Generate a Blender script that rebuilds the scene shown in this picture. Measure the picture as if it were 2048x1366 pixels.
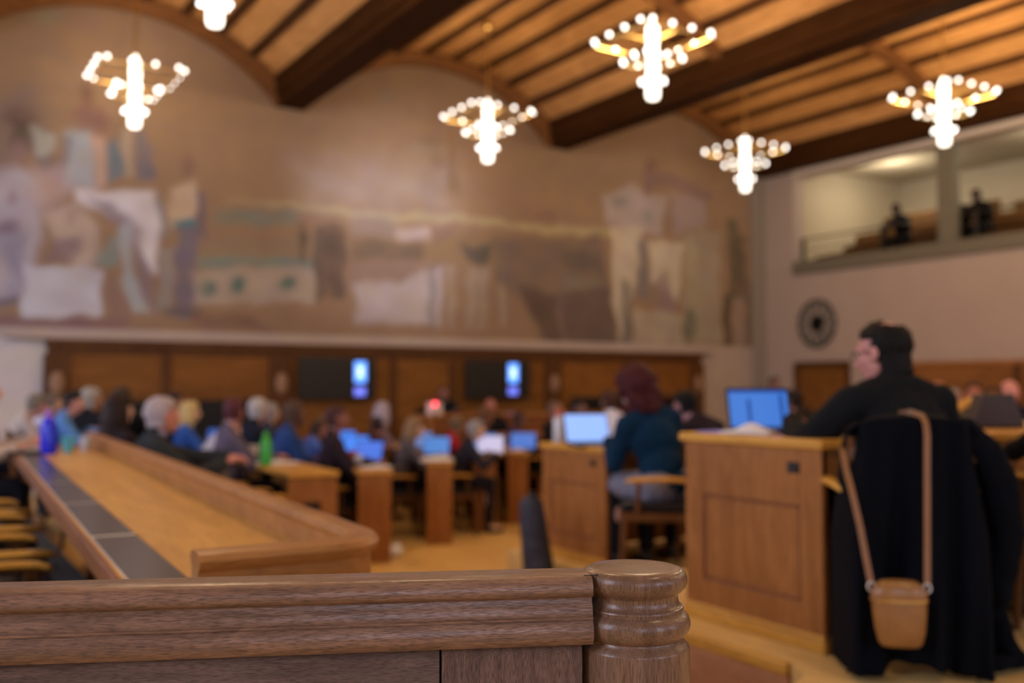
import bpy, bmesh, math, random
import numpy as np
from mathutils import Vector, Matrix, Euler, noise

for o in list(bpy.data.objects):
    bpy.data.objects.remove(o)
S = bpy.context.scene
COL = S.collection
R = math.radians
PI = math.pi

# ------------------------------------------------------------------ camera
CAM = bpy.data.cameras.new('camera')
cam = bpy.data.objects.new('camera', CAM)
COL.objects.link(cam)
cam.location = (0, 0, 1.5)
cam.rotation_euler = (R(90 + 2.5), 0, R(-31.6))
CAM.lens = 35.0
CAM.sensor_width = 36.0
CAM.clip_start = 0.05
CAM.clip_end = 100
CAM.dof.use_dof = True
CAM.dof.focus_distance = 1.27
CAM.dof.aperture_fstop = 2.5
S.camera = cam
# ------------------------------------------------------------------ colour management, world
S.view_settings.view_transform = 'Standard'
S.view_settings.look = 'None'
S.view_settings.gamma = 1
S.view_settings.exposure = -0.1
S.view_settings.use_curve_mapping = False
S.cycles.max_bounces = 6
S.cycles.diffuse_bounces = 2
S.cycles.glossy_bounces = 3
S.cycles.transmission_bounces = 4
S.cycles.transparent_max_bounces = 8
S.cycles.caustics_reflective = False
S.cycles.caustics_refractive = False
S.cycles.sample_clamp_indirect = 3.0
W = bpy.data.worlds.new('overcast sky')
S.world = W
W.use_nodes = True
W.node_tree.nodes['Background'].inputs[0].default_value = (0.45, 0.6, 1.0, 1)
W.node_tree.nodes['Background'].inputs[1].default_value = 0.6

def area(name, loc, rot, sx, sy, col, e):
    l = bpy.data.lights.new(name, 'AREA')
    l.shape = 'RECTANGLE'; l.size = sx; l.size_y = sy; l.color = col; l.energy = e
    o = bpy.data.objects.new(name, l); COL.objects.link(o)
    o.location = loc; o.rotation_euler = rot
    return o
LAMP = 78.0; LAMPCOL = (1.0, 0.72, 0.43)
DAY = (0.76, 0.79, 1.0)
# daylight coming in through the windows of the left wall and of the wall behind the camera
for k, y in enumerate((1.5, 5.5, 9.5, 12.6)):
    area('window_daylight', (-3.9, y, 3.1), (0, R(-66), 0), 2.4, 1.8, DAY, 120)
for k, x in enumerate((-1.5, 2.5, 6.5)):
    area('window_daylight', (x, -4.3, 2.9), (R(90), 0, 0), 1.8, 2.4, (0.62, 0.73, 1.0), 66)

# added spot without a visible fixture, brightens the middle of the painted wall
sl = bpy.data.lights.new('added_wall_spot', 'SPOT'); sl.energy = 2600; sl.color = (0.92, 0.88, 1.0); sl.spot_size = R(22); sl.spot_blend = 1.0; sl.shadow_soft_size = 0.6
so = bpy.data.objects.new('added_wall_spot', sl); COL.objects.link(so); so.location = (5.6, 4.0, 5.6)
so.rotation_euler = (Vector((7.0, 15.0, 4.25))-Vector((5.6, 4.0, 5.6))).to_track_quat('-Z', 'Y').to_euler()
# ------------------------------------------------------------------ node materials
def s2l(c):
    return tuple(((v/255.0)/12.92 if v/255.0 <= 0.04045 else ((v/255.0+0.055)/1.055)**2.4) for v in c)
MATS = {}
def mat(name, col, rough=0.6, metal=0.0, spec=0.5, emit=None, es=0.0, bump=0.0, bscale=200, var=0.0, vscale=6, sheen=0.0, coat=0.0):
    m = bpy.data.materials.new(name); m.use_nodes = True
    nt = m.node_tree; b = nt.nodes['Principled BSDF']
    b.inputs['Base Color'].default_value = (*col, 1)
    b.inputs['Roughness'].default_value = rough
    b.inputs['Metallic'].default_value = metal
    b.inputs['Specular IOR Level'].default_value = spec
    if coat: b.inputs['Coat Weight'].default_value = coat
    if sheen: b.inputs['Sheen Weight'].default_value = sheen
    tc = nt.nodes.new('ShaderNodeTexCoord')
    if emit:
        b.inputs['Emission Color'].default_value = (*emit, 1)
        b.inputs['Emission Strength'].default_value = es
    if var > 0:
        n = nt.nodes.new('ShaderNodeTexNoise'); n.inputs['Scale'].default_value = vscale
        n.inputs['Detail'].default_value = 4
        r = nt.nodes.new('ShaderNodeMixRGB'); r.inputs[1].default_value = (*[c*(1-var) for c in col], 1)
        r.inputs[2].default_value = (*[min(1, c*(1+var)) for c in col], 1)
        nt.links.new(tc.outputs['Object'], n.inputs['Vector'])
        nt.links.new(n.outputs['Fac'], r.inputs[0]); nt.links.new(r.outputs[0], b.inputs['Base Color'])
    if bump > 0:
        n2 = nt.nodes.new('ShaderNodeTexNoise'); n2.inputs['Scale'].default_value = bscale
        n2.inputs['Detail'].default_value = 3
        bp = nt.nodes.new('ShaderNodeBump'); bp.inputs['Strength'].default_value = bump
        bp.inputs['Distance'].default_value = 0.004
        nt.links.new(tc.outputs['Object'], n2.inputs['Vector'])
        nt.links.new(n2.outputs['Fac'], bp.inputs['Height']); nt.links.new(bp.outputs['Normal'], b.inputs['Normal'])
    MATS[name] = m
    return m

def wood(name, dark, light, axis='X', scale=1.0, rough=0.38, pores=0.5, pore_scale=1.0, figure=3.0, coat=0.0, bump=0.15, spec=0.15):
    """oak: rings stretched along the grain axis plus short dark pores"""
    m = bpy.data.materials.new(name); m.use_nodes = True
    nt = m.node_tree; N = nt.nodes; L = nt.links; b = N['Principled BSDF']
    b.inputs['Roughness'].default_value = rough; b.inputs['Specular IOR Level'].default_value = spec
    if coat: b.inputs['Coat Weight'].default_value = coat; b.inputs['Coat Roughness'].default_value = 0.25
    tc = N.new('ShaderNodeTexCoord')
    def mapped(along, across):
        mp = N.new('ShaderNodeMapping')
        v = [across*scale]*3; v['XYZ'.index(axis)] = along*scale
        mp.inputs['Scale'].default_value = v
        L.new(tc.outputs['Object'], mp.inputs['Vector']); return mp
    m1 = mapped(0.55, figure)
    n1 = N.new('ShaderNodeTexNoise'); n1.inputs['Scale'].default_value = 2.2; n1.inputs['Detail'].default_value = 5
    n1.inputs['Distortion'].default_value = 0.7
    L.new(m1.outputs[0], n1.inputs['Vector'])
    wv = N.new('ShaderNodeMath'); wv.operation = 'MULTIPLY'; wv.inputs[1].default_value = 26.0
    L.new(n1.outputs['Fac'], wv.inputs[0])
    sn = N.new('ShaderNodeMath'); sn.operation = 'SINE'; L.new(wv.outputs[0], sn.inputs[0])
    m2 = mapped(9.0*pore_scale, 170.0*pore_scale)
    n2 = N.new('ShaderNodeTexNoise'); n2.inputs['Scale'].default_value = 2.0; n2.inputs['Detail'].default_value = 3
    L.new(m2.outputs[0], n2.inputs['Vector'])
    rp = N.new('ShaderNodeValToRGB'); rp.color_ramp.elements[0].position = 0.36; rp.color_ramp.elements[1].position = 0.52
    L.new(n2.outputs['Fac'], rp.inputs[0])
    mr = N.new('ShaderNodeMapRange'); mr.inputs[1].default_value = -1; mr.inputs[2].default_value = 1
    L.new(sn.outputs[0], mr.inputs[0])
    n3 = N.new('ShaderNodeTexNoise'); n3.inputs['Scale'].default_value = 1.3; n3.inputs['Detail'].default_value = 2
    L.new(m1.outputs[0], n3.inputs['Vector'])
    a = N.new('ShaderNodeMath'); a.operation = 'MULTIPLY_ADD'; a.inputs[1].default_value = 0.35
    L.new(mr.outputs[0], a.inputs[0]); L.new(n3.outputs['Fac'], a.inputs[2])
    mx = N.new('ShaderNodeMixRGB'); mx.inputs[1].default_value = (*dark, 1); mx.inputs[2].default_value = (*light, 1)
    L.new(a.outputs[0], mx.inputs[0])
    mp_ = N.new('ShaderNodeMixRGB'); mp_.blend_type = 'MULTIPLY'; mp_.inputs[0].default_value = pores
    L.new(mx.outputs[0], mp_.inputs[1]); L.new(rp.outputs[0], mp_.inputs[2])
    L.new(mp_.outputs[0], b.inputs['Base Color'])
    bp = N.new('ShaderNodeBump'); bp.inputs['Strength'].default_value = bump; bp.inputs['Distance'].default_value = 0.002
    L.new(rp.outputs[0], bp.inputs['Height']); L.new(bp.outputs[0], b.inputs['Normal'])
    MATS[name] = m
    return m

M_oak_rail = wood('brown oak of the rail', (0.10, 0.048, 0.026), (0.34, 0.175, 0.10), 'X', 4.2, 0.34, 0.62, 1.0, 5.0, coat=0.25, bump=0.35, spec=0.5)
M_oak_panel = wood('brown oak of the parapet panels', (0.080, 0.048, 0.038), (0.225, 0.138, 0.105), 'X', 4.0, 0.42, 0.5, 1.1, 6.0, bump=0.3)
M_oak_panel2 = wood('upright grained brown oak', (0.080, 0.042, 0.028), (0.25, 0.145, 0.098), 'Z', 5.5, 0.42, 0.6, 0.9, 4.0, bump=0.3)
M_oak_post = wood('turned brown oak', (0.115, 0.058, 0.032), (0.29, 0.16, 0.092), 'Z', 3.0, 0.24, 0.5, 1.0, 5.0, coat=0.5, bump=0.2)
M_desk = wood('golden oak', (0.25, 0.095, 0.022), (0.46, 0.20, 0.055), 'X', 1.2, 0.36, 0.25, 0.7, 3.0, coat=0.05)
M_deskZ = wood('golden oak upright', (0.25, 0.092, 0.022), (0.44, 0.18, 0.050), 'Z', 1.2, 0.36, 0.25, 0.7, 3.0, coat=0.05)
M_desktop = wood('polished golden oak top', (0.52, 0.235, 0.036), (0.80, 0.42, 0.075), 'Y', 1.0, 0.32, 0.2, 0.7, 3.0, coat=0.05)
M_redwood = wood('red brown oak', (0.17, 0.06, 0.022), (0.28, 0.105, 0.04), 'Y', 1.0, 0.4, 0.25, 0.7, 3.0)
M_chairwood = wood('dark chair wood', (0.09, 0.036, 0.012), (0.18, 0.075, 0.025), 'Z', 1.0, 0.35, 0.2, 0.7, 3.0)
M_face = wood('rosy brown oak face', (0.50, 0.23, 0.10), (0.62, 0.31, 0.15), 'Y', 1.0, 0.45, 0.25, 0.7, 3.0)
M_shade_floor = mat('floor darkened as shade', (0.02, 0.017, 0.016), 0.95, var=0.2, vscale=30)  # shade among the left chairs, put into the tier's floor colour
M_pan = wood('wainscot oak', (0.14, 0.055, 0.014), (0.26, 0.11, 0.024), 'X', 0.7, 0.42, 0.15, 0.5, 2.0)
M_pan_dark = wood('dark wainscot oak', (0.07, 0.028, 0.01), (0.13, 0.055, 0.018), 'Z', 0.8, 0.42, 0.15, 0.5, 2.0)
M_ceil = wood('ceiling boards', (0.42, 0.19, 0.06), (0.78, 0.42, 0.155), 'Y', 0.6, 0.5, 0.15, 0.4, 2.0)
M_ceil_rib = wood('dark ceiling battens', (0.05, 0.02, 0.007), (0.10, 0.042, 0.015), 'Y', 0.6, 0.5, 0.15, 0.4, 2.0)
M_beam = wood('dark beam timber', (0.030, 0.011, 0.003), (0.062, 0.024, 0.007), 'Y', 0.6, 0.7, 0.15, 0.4, 2.0, spec=0.04)
M_floor = wood('pale parquet', (0.70, 0.42, 0.13), (0.90, 0.62, 0.24), 'Y', 0.8, 0.42, 0.2, 0.5, 2.0)
M_boss = mat('carved pale oak', (0.30, 0.17, 0.10), 0.6)
M_plaster = mat('rose beige plaster', (0.45, 0.365, 0.32), 0.9, var=0.06, vscale=1.5, bump=0.1, bscale=40)
M_plaster_pale = mat('pale plaster', (0.66, 0.57, 0.50), 0.9, var=0.04, vscale=1.5)
M_gallery = mat('cream gallery plaster', (0.52, 0.43, 0.30), 0.9, var=0.04, vscale=1.5)
M_greystone = mat('olive grey painted stone', (0.16, 0.145, 0.105), 0.7, var=0.12, vscale=8)
M_black = mat('black leather', (0.007, 0.007, 0.009), 0.42, spec=0.3, var=0.3, vscale=30)
M_blackcloth = mat('black cloth', (0.008, 0.008, 0.011), 0.9)
M_brass = mat('brass', (0.75, 0.52, 0.18), 0.3, 1.0)
M_darkmetal = mat('dark metal', (0.05, 0.045, 0.04), 0.4, 0.8)
M_pad = mat('glossy grey writing pad', (0.05, 0.045, 0.048), 0.22, var=0.15, vscale=40)
M_steel = mat('brushed steel strip', (0.75, 0.7, 0.62), 0.4, 0.4)
M_blackplastic = mat('black plastic', (0.012, 0.012, 0.013), 0.35)
M_socket = mat('black socket plate', (0.01, 0.01, 0.01), 0.3)
M_bulb = mat('lit frosted bulb', (1, 1, 1), 0.4, emit=(1.0, 0.93, 0.84), es=5.5)
M_tube = mat('lit glass cylinder', (1, 1, 1), 0.4, emit=(1.0, 0.90, 0.74), es=4)
for m in (M_bulb,): m.cycles.emission_sampling = 'NONE'
M_paper = mat('white paper', (0.75, 0.75, 0.78), 0.8)
M_white = mat('white enamel', (0.7, 0.68, 0.65), 0.4)
M_glass = mat('window glass', (0.8, 0.85, 0.9), 0.05)
def _glass():
    nt = M_glass.node_tree; N = nt.nodes; out = N['Material Output']
    t = N.new('ShaderNodeBsdfTransparent'); t.inputs[0].default_value = (0.93, 0.96, 0.97, 1)
    g = N.new('ShaderNodeBsdfGlossy'); g.inputs['Roughness'].default_value = 0.05
    x = N.new('ShaderNodeMixShader'); x.inputs[0].default_value = 0.08
    nt.links.new(t.outputs[0], x.inputs[1]); nt.links.new(g.outputs[0], x.inputs[2]); nt.links.new(x.outputs[0], out.inputs[0])
_glass()
M_clear = mat('clear bottle plastic', (0.75, 0.78, 0.85), 0.15, spec=0.7)
M_clear.node_tree.nodes['Principled BSDF'].inputs['Alpha'].default_value = 0.8

# ------------------------------------------------------------------ mesh helpers
def link(name, me, m=None, parent=None, loc=None, rot=None, smooth=False):
    o = bpy.data.objects.new(name, me); COL.objects.link(o)
    if m is not None and len(me.materials) == 0: me.materials.append(m)
    if parent is not None: o.parent = parent
    if loc is not None: o.location = loc
    if rot is not None: o.rotation_euler = rot
    if smooth and len(me.polygons): me.polygons.foreach_set('use_smooth', [True]*len(me.polygons))
    return o
def tag(o, label=None, cat=None, group=None, kind=None):
    if label: o['label'] = label
    if cat: o['category'] = cat
    if group: o['group'] = group
    if kind: o['kind'] = kind
    return o
def empty(name, loc=(0, 0, 0), rz=0.0, parent=None):
    o = bpy.data.objects.new(name, None); COL.objects.link(o)
    o.location = loc; o.rotation_euler = (0, 0, rz); o.empty_display_size = 0.1
    if parent is not None: o.parent = parent
    return o
def thing(name, label, cat, loc=(0, 0, 0), rz=0.0, group=None):
    return tag(empty(name, loc, rz), label, cat, group)

class MB:
    """collects solids, then links them as ONE mesh object"""
    def __init__(s): s.v = []; s.f = []; s.mi = []; s.cur = 0
    def add(s, vs, fs):
        n = len(s.v); s.v += [tuple(v) for v in vs]
        for f in fs: s.f.append(tuple(i+n for i in f)); s.mi.append(s.cur)
        return s
    def box(s, x0, x1, y0, y1, z0, z1, M=None):
        vs = [Vector((x, y, z)) for z in (z0, z1) for y in (y0, y1) for x in (x0, x1)]
        if M is not None: vs = [M @ v for v in vs]
        return s.add(vs, [(0, 2, 3, 1), (4, 5, 7, 6), (0, 1, 5, 4), (2, 6, 7, 3), (0, 4, 6, 2), (1, 3, 7, 5)])
    def prism(s, pts, a, b, axis='Y'):
        """pts 2-D outline (closed), extruded from a to b along the axis"""
        n = len(pts)
        def P(p, t):
            if axis == 'Y': return (p[0], t, p[1])
            if axis == 'X': return (t, p[0], p[1])
            return (p[0], p[1], t)
        vs = [P(p, a) for p in pts] + [P(p, b) for p in pts]
        fs = [tuple(range(n)), tuple(range(2*n-1, n-1, -1))]
        fs += [(i, i+n, (i+1) % n+n, (i+1) % n) for i in range(n)]
        return s.add(vs, fs)
    def lathe(s, prof, n=32, c=(0, 0, 0), M=None, caps=True):
        vs = []; fs = []
        for r, z in prof:
            for k in range(n):
                a = 2*PI*k/n
                v = Vector((c[0]+r*math.cos(a), c[1]+r*math.sin(a), c[2]+z)); vs.append(M @ v if M else v)
        for i in range(len(prof)-1):
            for k in range(n):
                fs.append((i*n+k, i*n+(k+1) % n, (i+1)*n+(k+1) % n, (i+1)*n+k))
        if caps:
            fs.append(tuple(range(n-1, -1, -1))); fs.append(tuple((len(prof)-1)*n+k for k in range(n)))
        return s.add(vs, fs)
    def tube(s, pts, rad, n=10, flat=1.0):
        """round bar along a path; rad number or list; flat squashes it in the local binormal"""
        pts = [Vector(p) for p in pts]; m = len(pts)
        rad = rad if isinstance(rad, (list, tuple)) else [rad]*m
        vs = []; fs = []; up = Vector((0, 0, 1)); prev = None
        for i in range(m):
            t = (pts[min(i+1, m-1)]-pts[max(i-1, 0)]).normalized()
            if prev is None:
                a = t.cross(up)
                if a.length < 1e-3: a = t.cross(Vector((1, 0, 0)))
            else:
                a = prev - t*prev.dot(t)
            a.normalize(); prev = a; b = t.cross(a)
            for k in range(n):
                q = 2*PI*k/n
                vs.append(pts[i] + a*(rad[i]*math.cos(q)) + b*(rad[i]*flat*math.sin(q)))
        for i in range(m-1):
            for k in range(n):
                fs.append((i*n+k, i*n+(k+1) % n, (i+1)*n+(k+1) % n, (i+1)*n+k))
        fs.append(tuple(range(n-1, -1, -1))); fs.append(tuple((m-1)*n+k for k in range(n)))
        return s.add(vs, fs)
    def ball(s, c, r, n=12, M=None):
        r = r if isinstance(r, (list, tuple)) else (r, r, r)
        vs = []; fs = []; h = n//2+1
        for i in range(h+1):
            th = PI*i/h
            for k in range(n):
                a = 2*PI*k/n
                v = Vector((r[0]*math.sin(th)*math.cos(a), r[1]*math.sin(th)*math.sin(a), r[2]*math.cos(th)))
                if M is not None: v = M @ v
                vs.append(v + Vector(c))
        for i in range(h):
            for k in range(n):
                fs.append((i*n+k, (i+1)*n+k, (i+1)*n+(k+1) % n, i*n+(k+1) % n))
        return s.add(vs, fs)
    def build(s, name, m, parent=None, smooth=False, bevel=0.0, loc=None, rot=None, weld=True):
        me = bpy.data.meshes.new(name); me.from_pydata(s.v, [], s.f)
        ms = m if isinstance(m, (list, tuple)) else [m]
        for x in ms: me.materials.append(x)
        if len(ms) > 1: me.polygons.foreach_set('material_index', s.mi)
        bm = bmesh.new(); bm.from_mesh(me)
        if weld: bmesh.ops.remove_doubles(bm, verts=bm.verts, dist=1e-6)
        bmesh.ops.recalc_face_normals(bm, faces=bm.faces); bm.to_mesh(me); bm.free()
        o = link(name, me, None, parent, loc, rot)
        if smooth:
            me.polygons.foreach_set('use_smooth', [True]*len(me.polygons))
            try: me.set_sharp_from_angle(angle=R(40))
            except Exception: pass
        if bevel > 0:
            b = o.modifiers.new('bevel', 'BEVEL'); b.width = bevel; b.segments = 2; b.limit_method = 'ANGLE'; b.angle_limit = R(40)
        return o
def box(name, m, x0, x1, y0, y1, z0, z1, parent=None, bevel=0.0):
    return MB().box(x0, x1, y0, y1, z0, z1).build(name, m, parent, bevel=bevel)
def struct(o): return tag(o, kind='structure')
def copy_tree(o, parent=None):
    c = o.copy(); COL.objects.link(c); c.parent = parent
    for ch in o.children: copy_tree(ch, c)
    return c
# ================================================================== THE HALL
XR = 15.4; YB = 15.0; XL = -4.4; YR = -4.6
BX = [-4.95, 0.08, 5.12, 10.2, 15.27]       # beam centres
struct(box('floor', M_floor, XL, XR, YR, YB, -0.1, 0.0))
# raised tiers
def tier(n, pts, z, m=M_floor):
    o = MB().prism(pts, 0.0, z, 'Z').build('floor_tier_%d' % n, [m], bevel=0.0)
    return struct(o)
tier(1, [(XL, YR), (XR, YR), (XR, 3.9), (2.6, 3.9), (2.6, 2.42), (2.52, 2.29), (2.36, 2.2), (1.0, 2.0), (XL, 2.0)], 0.56)
tier(2, [(3.62, 3.9), (XR, 3.9), (XR, 6.9), (4.6, 6.9), (4.6, 5.95), (3.62, 5.95)], 0.36)
tier(3, [(5.6, 6.9), (XR, 6.9), (XR, 8.6), (5.6, 8.6)], 0.18)
tier(4, [(XL, 2.0), (1.0, 2.0), (1.05, 14.0), (XL, 14.0)], 0.30, M_shade_floor)
tier(5, [(6.0, 12.8), (10.9, 12.8), (10.9, 14.3), (6.0, 14.3)], 0.30)
tier(6, [(1.0, 5.0), (2.9, 5.0), (3.12, 13.6), (1.04, 13.6)], 0.10)
# nosing and red brown face of the near platform
o = MB().box(2.57, 2.602, 2.42, 3.9, 0.515, 0.562)
o.build('trim_1', M_desktop, bevel=0.008); struct(bpy.data.objects['trim_1'])
struct(box('trim_2', M_face, 2.585, 2.602, 2.42, 3.9, 0.0, 0.515))
# walls
def wall_back():
    """plaster wall with the faded wall painting; the pigment sits in a colour attribute"""
    nx, nz = 560, 190
    x = np.linspace(XL, XR, nx); z = np.linspace(0, 7.4, nz)
    X, Z = np.meshgrid(x, z)
    co = np.stack([X.ravel(), np.full(X.size, YB), Z.ravel()], 1)
    idx = np.arange(nx*nz).reshape(nz, nx)
    q = np.stack([idx[:-1, :-1], idx[:-1, 1:], idx[1:, 1:], idx[1:, :-1]], -1).reshape(-1, 4)
    me = bpy.data.meshes.new('wall_back'); me.from_pydata(co.tolist(), [], q.tolist())
    base = np.array([0.30, 0.203, 0.132])
    C = np.tile(base, (co.shape[0], 1))
    px_, pz_ = co[:, 0], co[:, 2]
    rng = np.random.RandomState(5)
    # wobble so patch edges look brushed
    wx = 0.09*np.sin(px_*5.1+1.3*pz_)+0.06*np.sin(pz_*9+px_*2.7)+0.04*np.sin(px_*17+pz_*13)
    wz = 0.09*np.sin(pz_*4.7+px_*1.9)+0.05*np.sin(px_*8.3)+0.04*np.sin(px_*15-pz_*11)
    F = 1991.1; ya = R(31.6); pa = R(2.5)
    def wp(px, py):        # from a measured point to wall coordinates (metres)
        a = (px-1024)/F; b = (683-py)/F
        fw = math.cos(pa)-b*math.sin(pa); h = math.sin(pa)+b*math.cos(pa)
        dx = fw*math.sin(ya)+a*math.cos(ya); dy = fw*math.cos(ya)-a*math.sin(ya)
        t = YB/dy; return dx*t, 1.5+h*t
    lum = s2l((132, 97, 68))
    def pig(c):
        l = s2l(c); return np.clip(np.array([base[i]*l[i]/lum[i] for i in range(3)]), 0.03, 0.92)
    def patch(poly, c, soft=0.06, a=0.85):
        """poly: outline of one painted area"""
        P = np.array([wp(*p) for p in poly]); n = len(P)
        qx, qz = px_+wx*0.35, pz_+wz*0.35
        lo = P.min(0)-0.4; hi = P.max(0)+0.4
        sel = np.where((qx > lo[0]) & (qx < hi[0]) & (qz > lo[1]) & (qz < hi[1]))[0]
        if len(sel) == 0: return
        ax, az = qx[sel], qz[sel]
        inside = np.zeros(len(sel), bool); dist = np.full(len(sel), 9.0)
        for i in range(n):
            x0, z0 = P[i]; x1, z1 = P[(i+1) % n]
            cond = ((z0 > az) != (z1 > az))
            with np.errstate(divide='ignore', invalid='ignore'):
                xi = (x1-x0)*(az-z0)/(z1-z0+1e-12)+x0
            inside ^= cond & (ax < xi)
            ex, ez = x1-x0, z1-z0; L2 = ex*ex+ez*ez+1e-12
            t = np.clip(((ax-x0)*ex+(az-z0)*ez)/L2, 0, 1)
            dist = np.minimum(dist, np.hypot(ax-x0-t*ex, az-z0-t*ez))
        sd = np.where(inside, -dist, dist)
        soft = soft*1.15; q_ = np.clip(0.5-sd/(2*soft), 0, 1); w = 0.97*a*q_*q_*(3-2*q_)
        w = w*(0.86+0.14*np.sin(px_[sel]*6.3+pz_[sel]*3.9+len(poly))*np.sin(pz_[sel]*8.1-px_[sel]*2.2))
        C[sel] = C[sel]*(1-w[:, None]) + pig(c)*w[:, None]
    def blob(px, py, rx, ry, c, a=0.8, rot=0.0, soft=0.08):
        pts = [(px+rx*math.cos(t)*math.cos(rot)-ry*math.sin(t)*math.sin(rot), py+rx*math.cos(t)*math.sin(rot)+ry*math.sin(t)*math.cos(rot)) for t in np.linspace(0, 2*PI, 14)[:-1]]
        patch(pts, c, soft, a)
    exec_mural(patch, blob)
    # ledge band and plain zone beneath the painting
    zz = pz_ < 2.30
    C[zz] = (0.46, 0.39, 0.35)
    C[(pz_ < 2.12) & (px_ < 1.75)] = (0.64, 0.60, 0.60)  # daylight on the lower left wall, painted in as a paler tone
    g = 1+0.05*np.sin(px_*2.1+pz_*1.7)*np.sin(px_*0.9-pz_*2.3)
    for k_, (a_, b_, c_) in enumerate(((3.1, 5.3, 0.0), (4.4, 3.7, 1.7), (6.9, 8.3, 0.6))):
        n_ = np.sin(px_*a_+np.sin(pz_*b_+c_)*1.6)*np.sin(pz_*a_*0.9+np.sin(px_*b_*0.7+c_)*1.9)
        C[:, 0] *= 1+0.03*n_; C[:, 1] *= 1+0.03*n_; C[:, 2] *= 1+0.03*np.roll(n_, 900)
    C *= g[:, None]
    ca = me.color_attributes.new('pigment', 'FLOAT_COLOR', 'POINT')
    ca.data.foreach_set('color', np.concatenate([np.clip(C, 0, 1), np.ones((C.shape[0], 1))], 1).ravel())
    m = bpy.data.materials.new('painted plaster'); m.use_nodes = True
    nt = m.node_tree; b = nt.nodes['Principled BSDF']; b.inputs['Roughness'].default_value = 0.9
    at = nt.nodes.new('ShaderNodeAttribute'); at.attribute_name = 'pigment'
    n = nt.nodes.new('ShaderNodeTexNoise'); n.inputs['Scale'].default_value = 5; n.inputs['Detail'].default_value = 6
    r = nt.nodes.new('ShaderNodeMapRange'); r.inputs[3].default_value = 0.86; r.inputs[4].default_value = 1.14
    x_ = nt.nodes.new('ShaderNodeMixRGB'); x_.blend_type = 'MULTIPLY'; x_.inputs[0].default_value = 1
    nt.links.new(n.outputs['Fac'], r.inputs[0]); nt.links.new(at.outputs['Color'], x_.inputs[1]); nt.links.new(r.outputs[0], x_.inputs[2])
    nt.links.new(x_.outputs[0], b.inputs['Base Color'])
    me.materials.append(m)
    return struct(link('wall_back', me))

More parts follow.
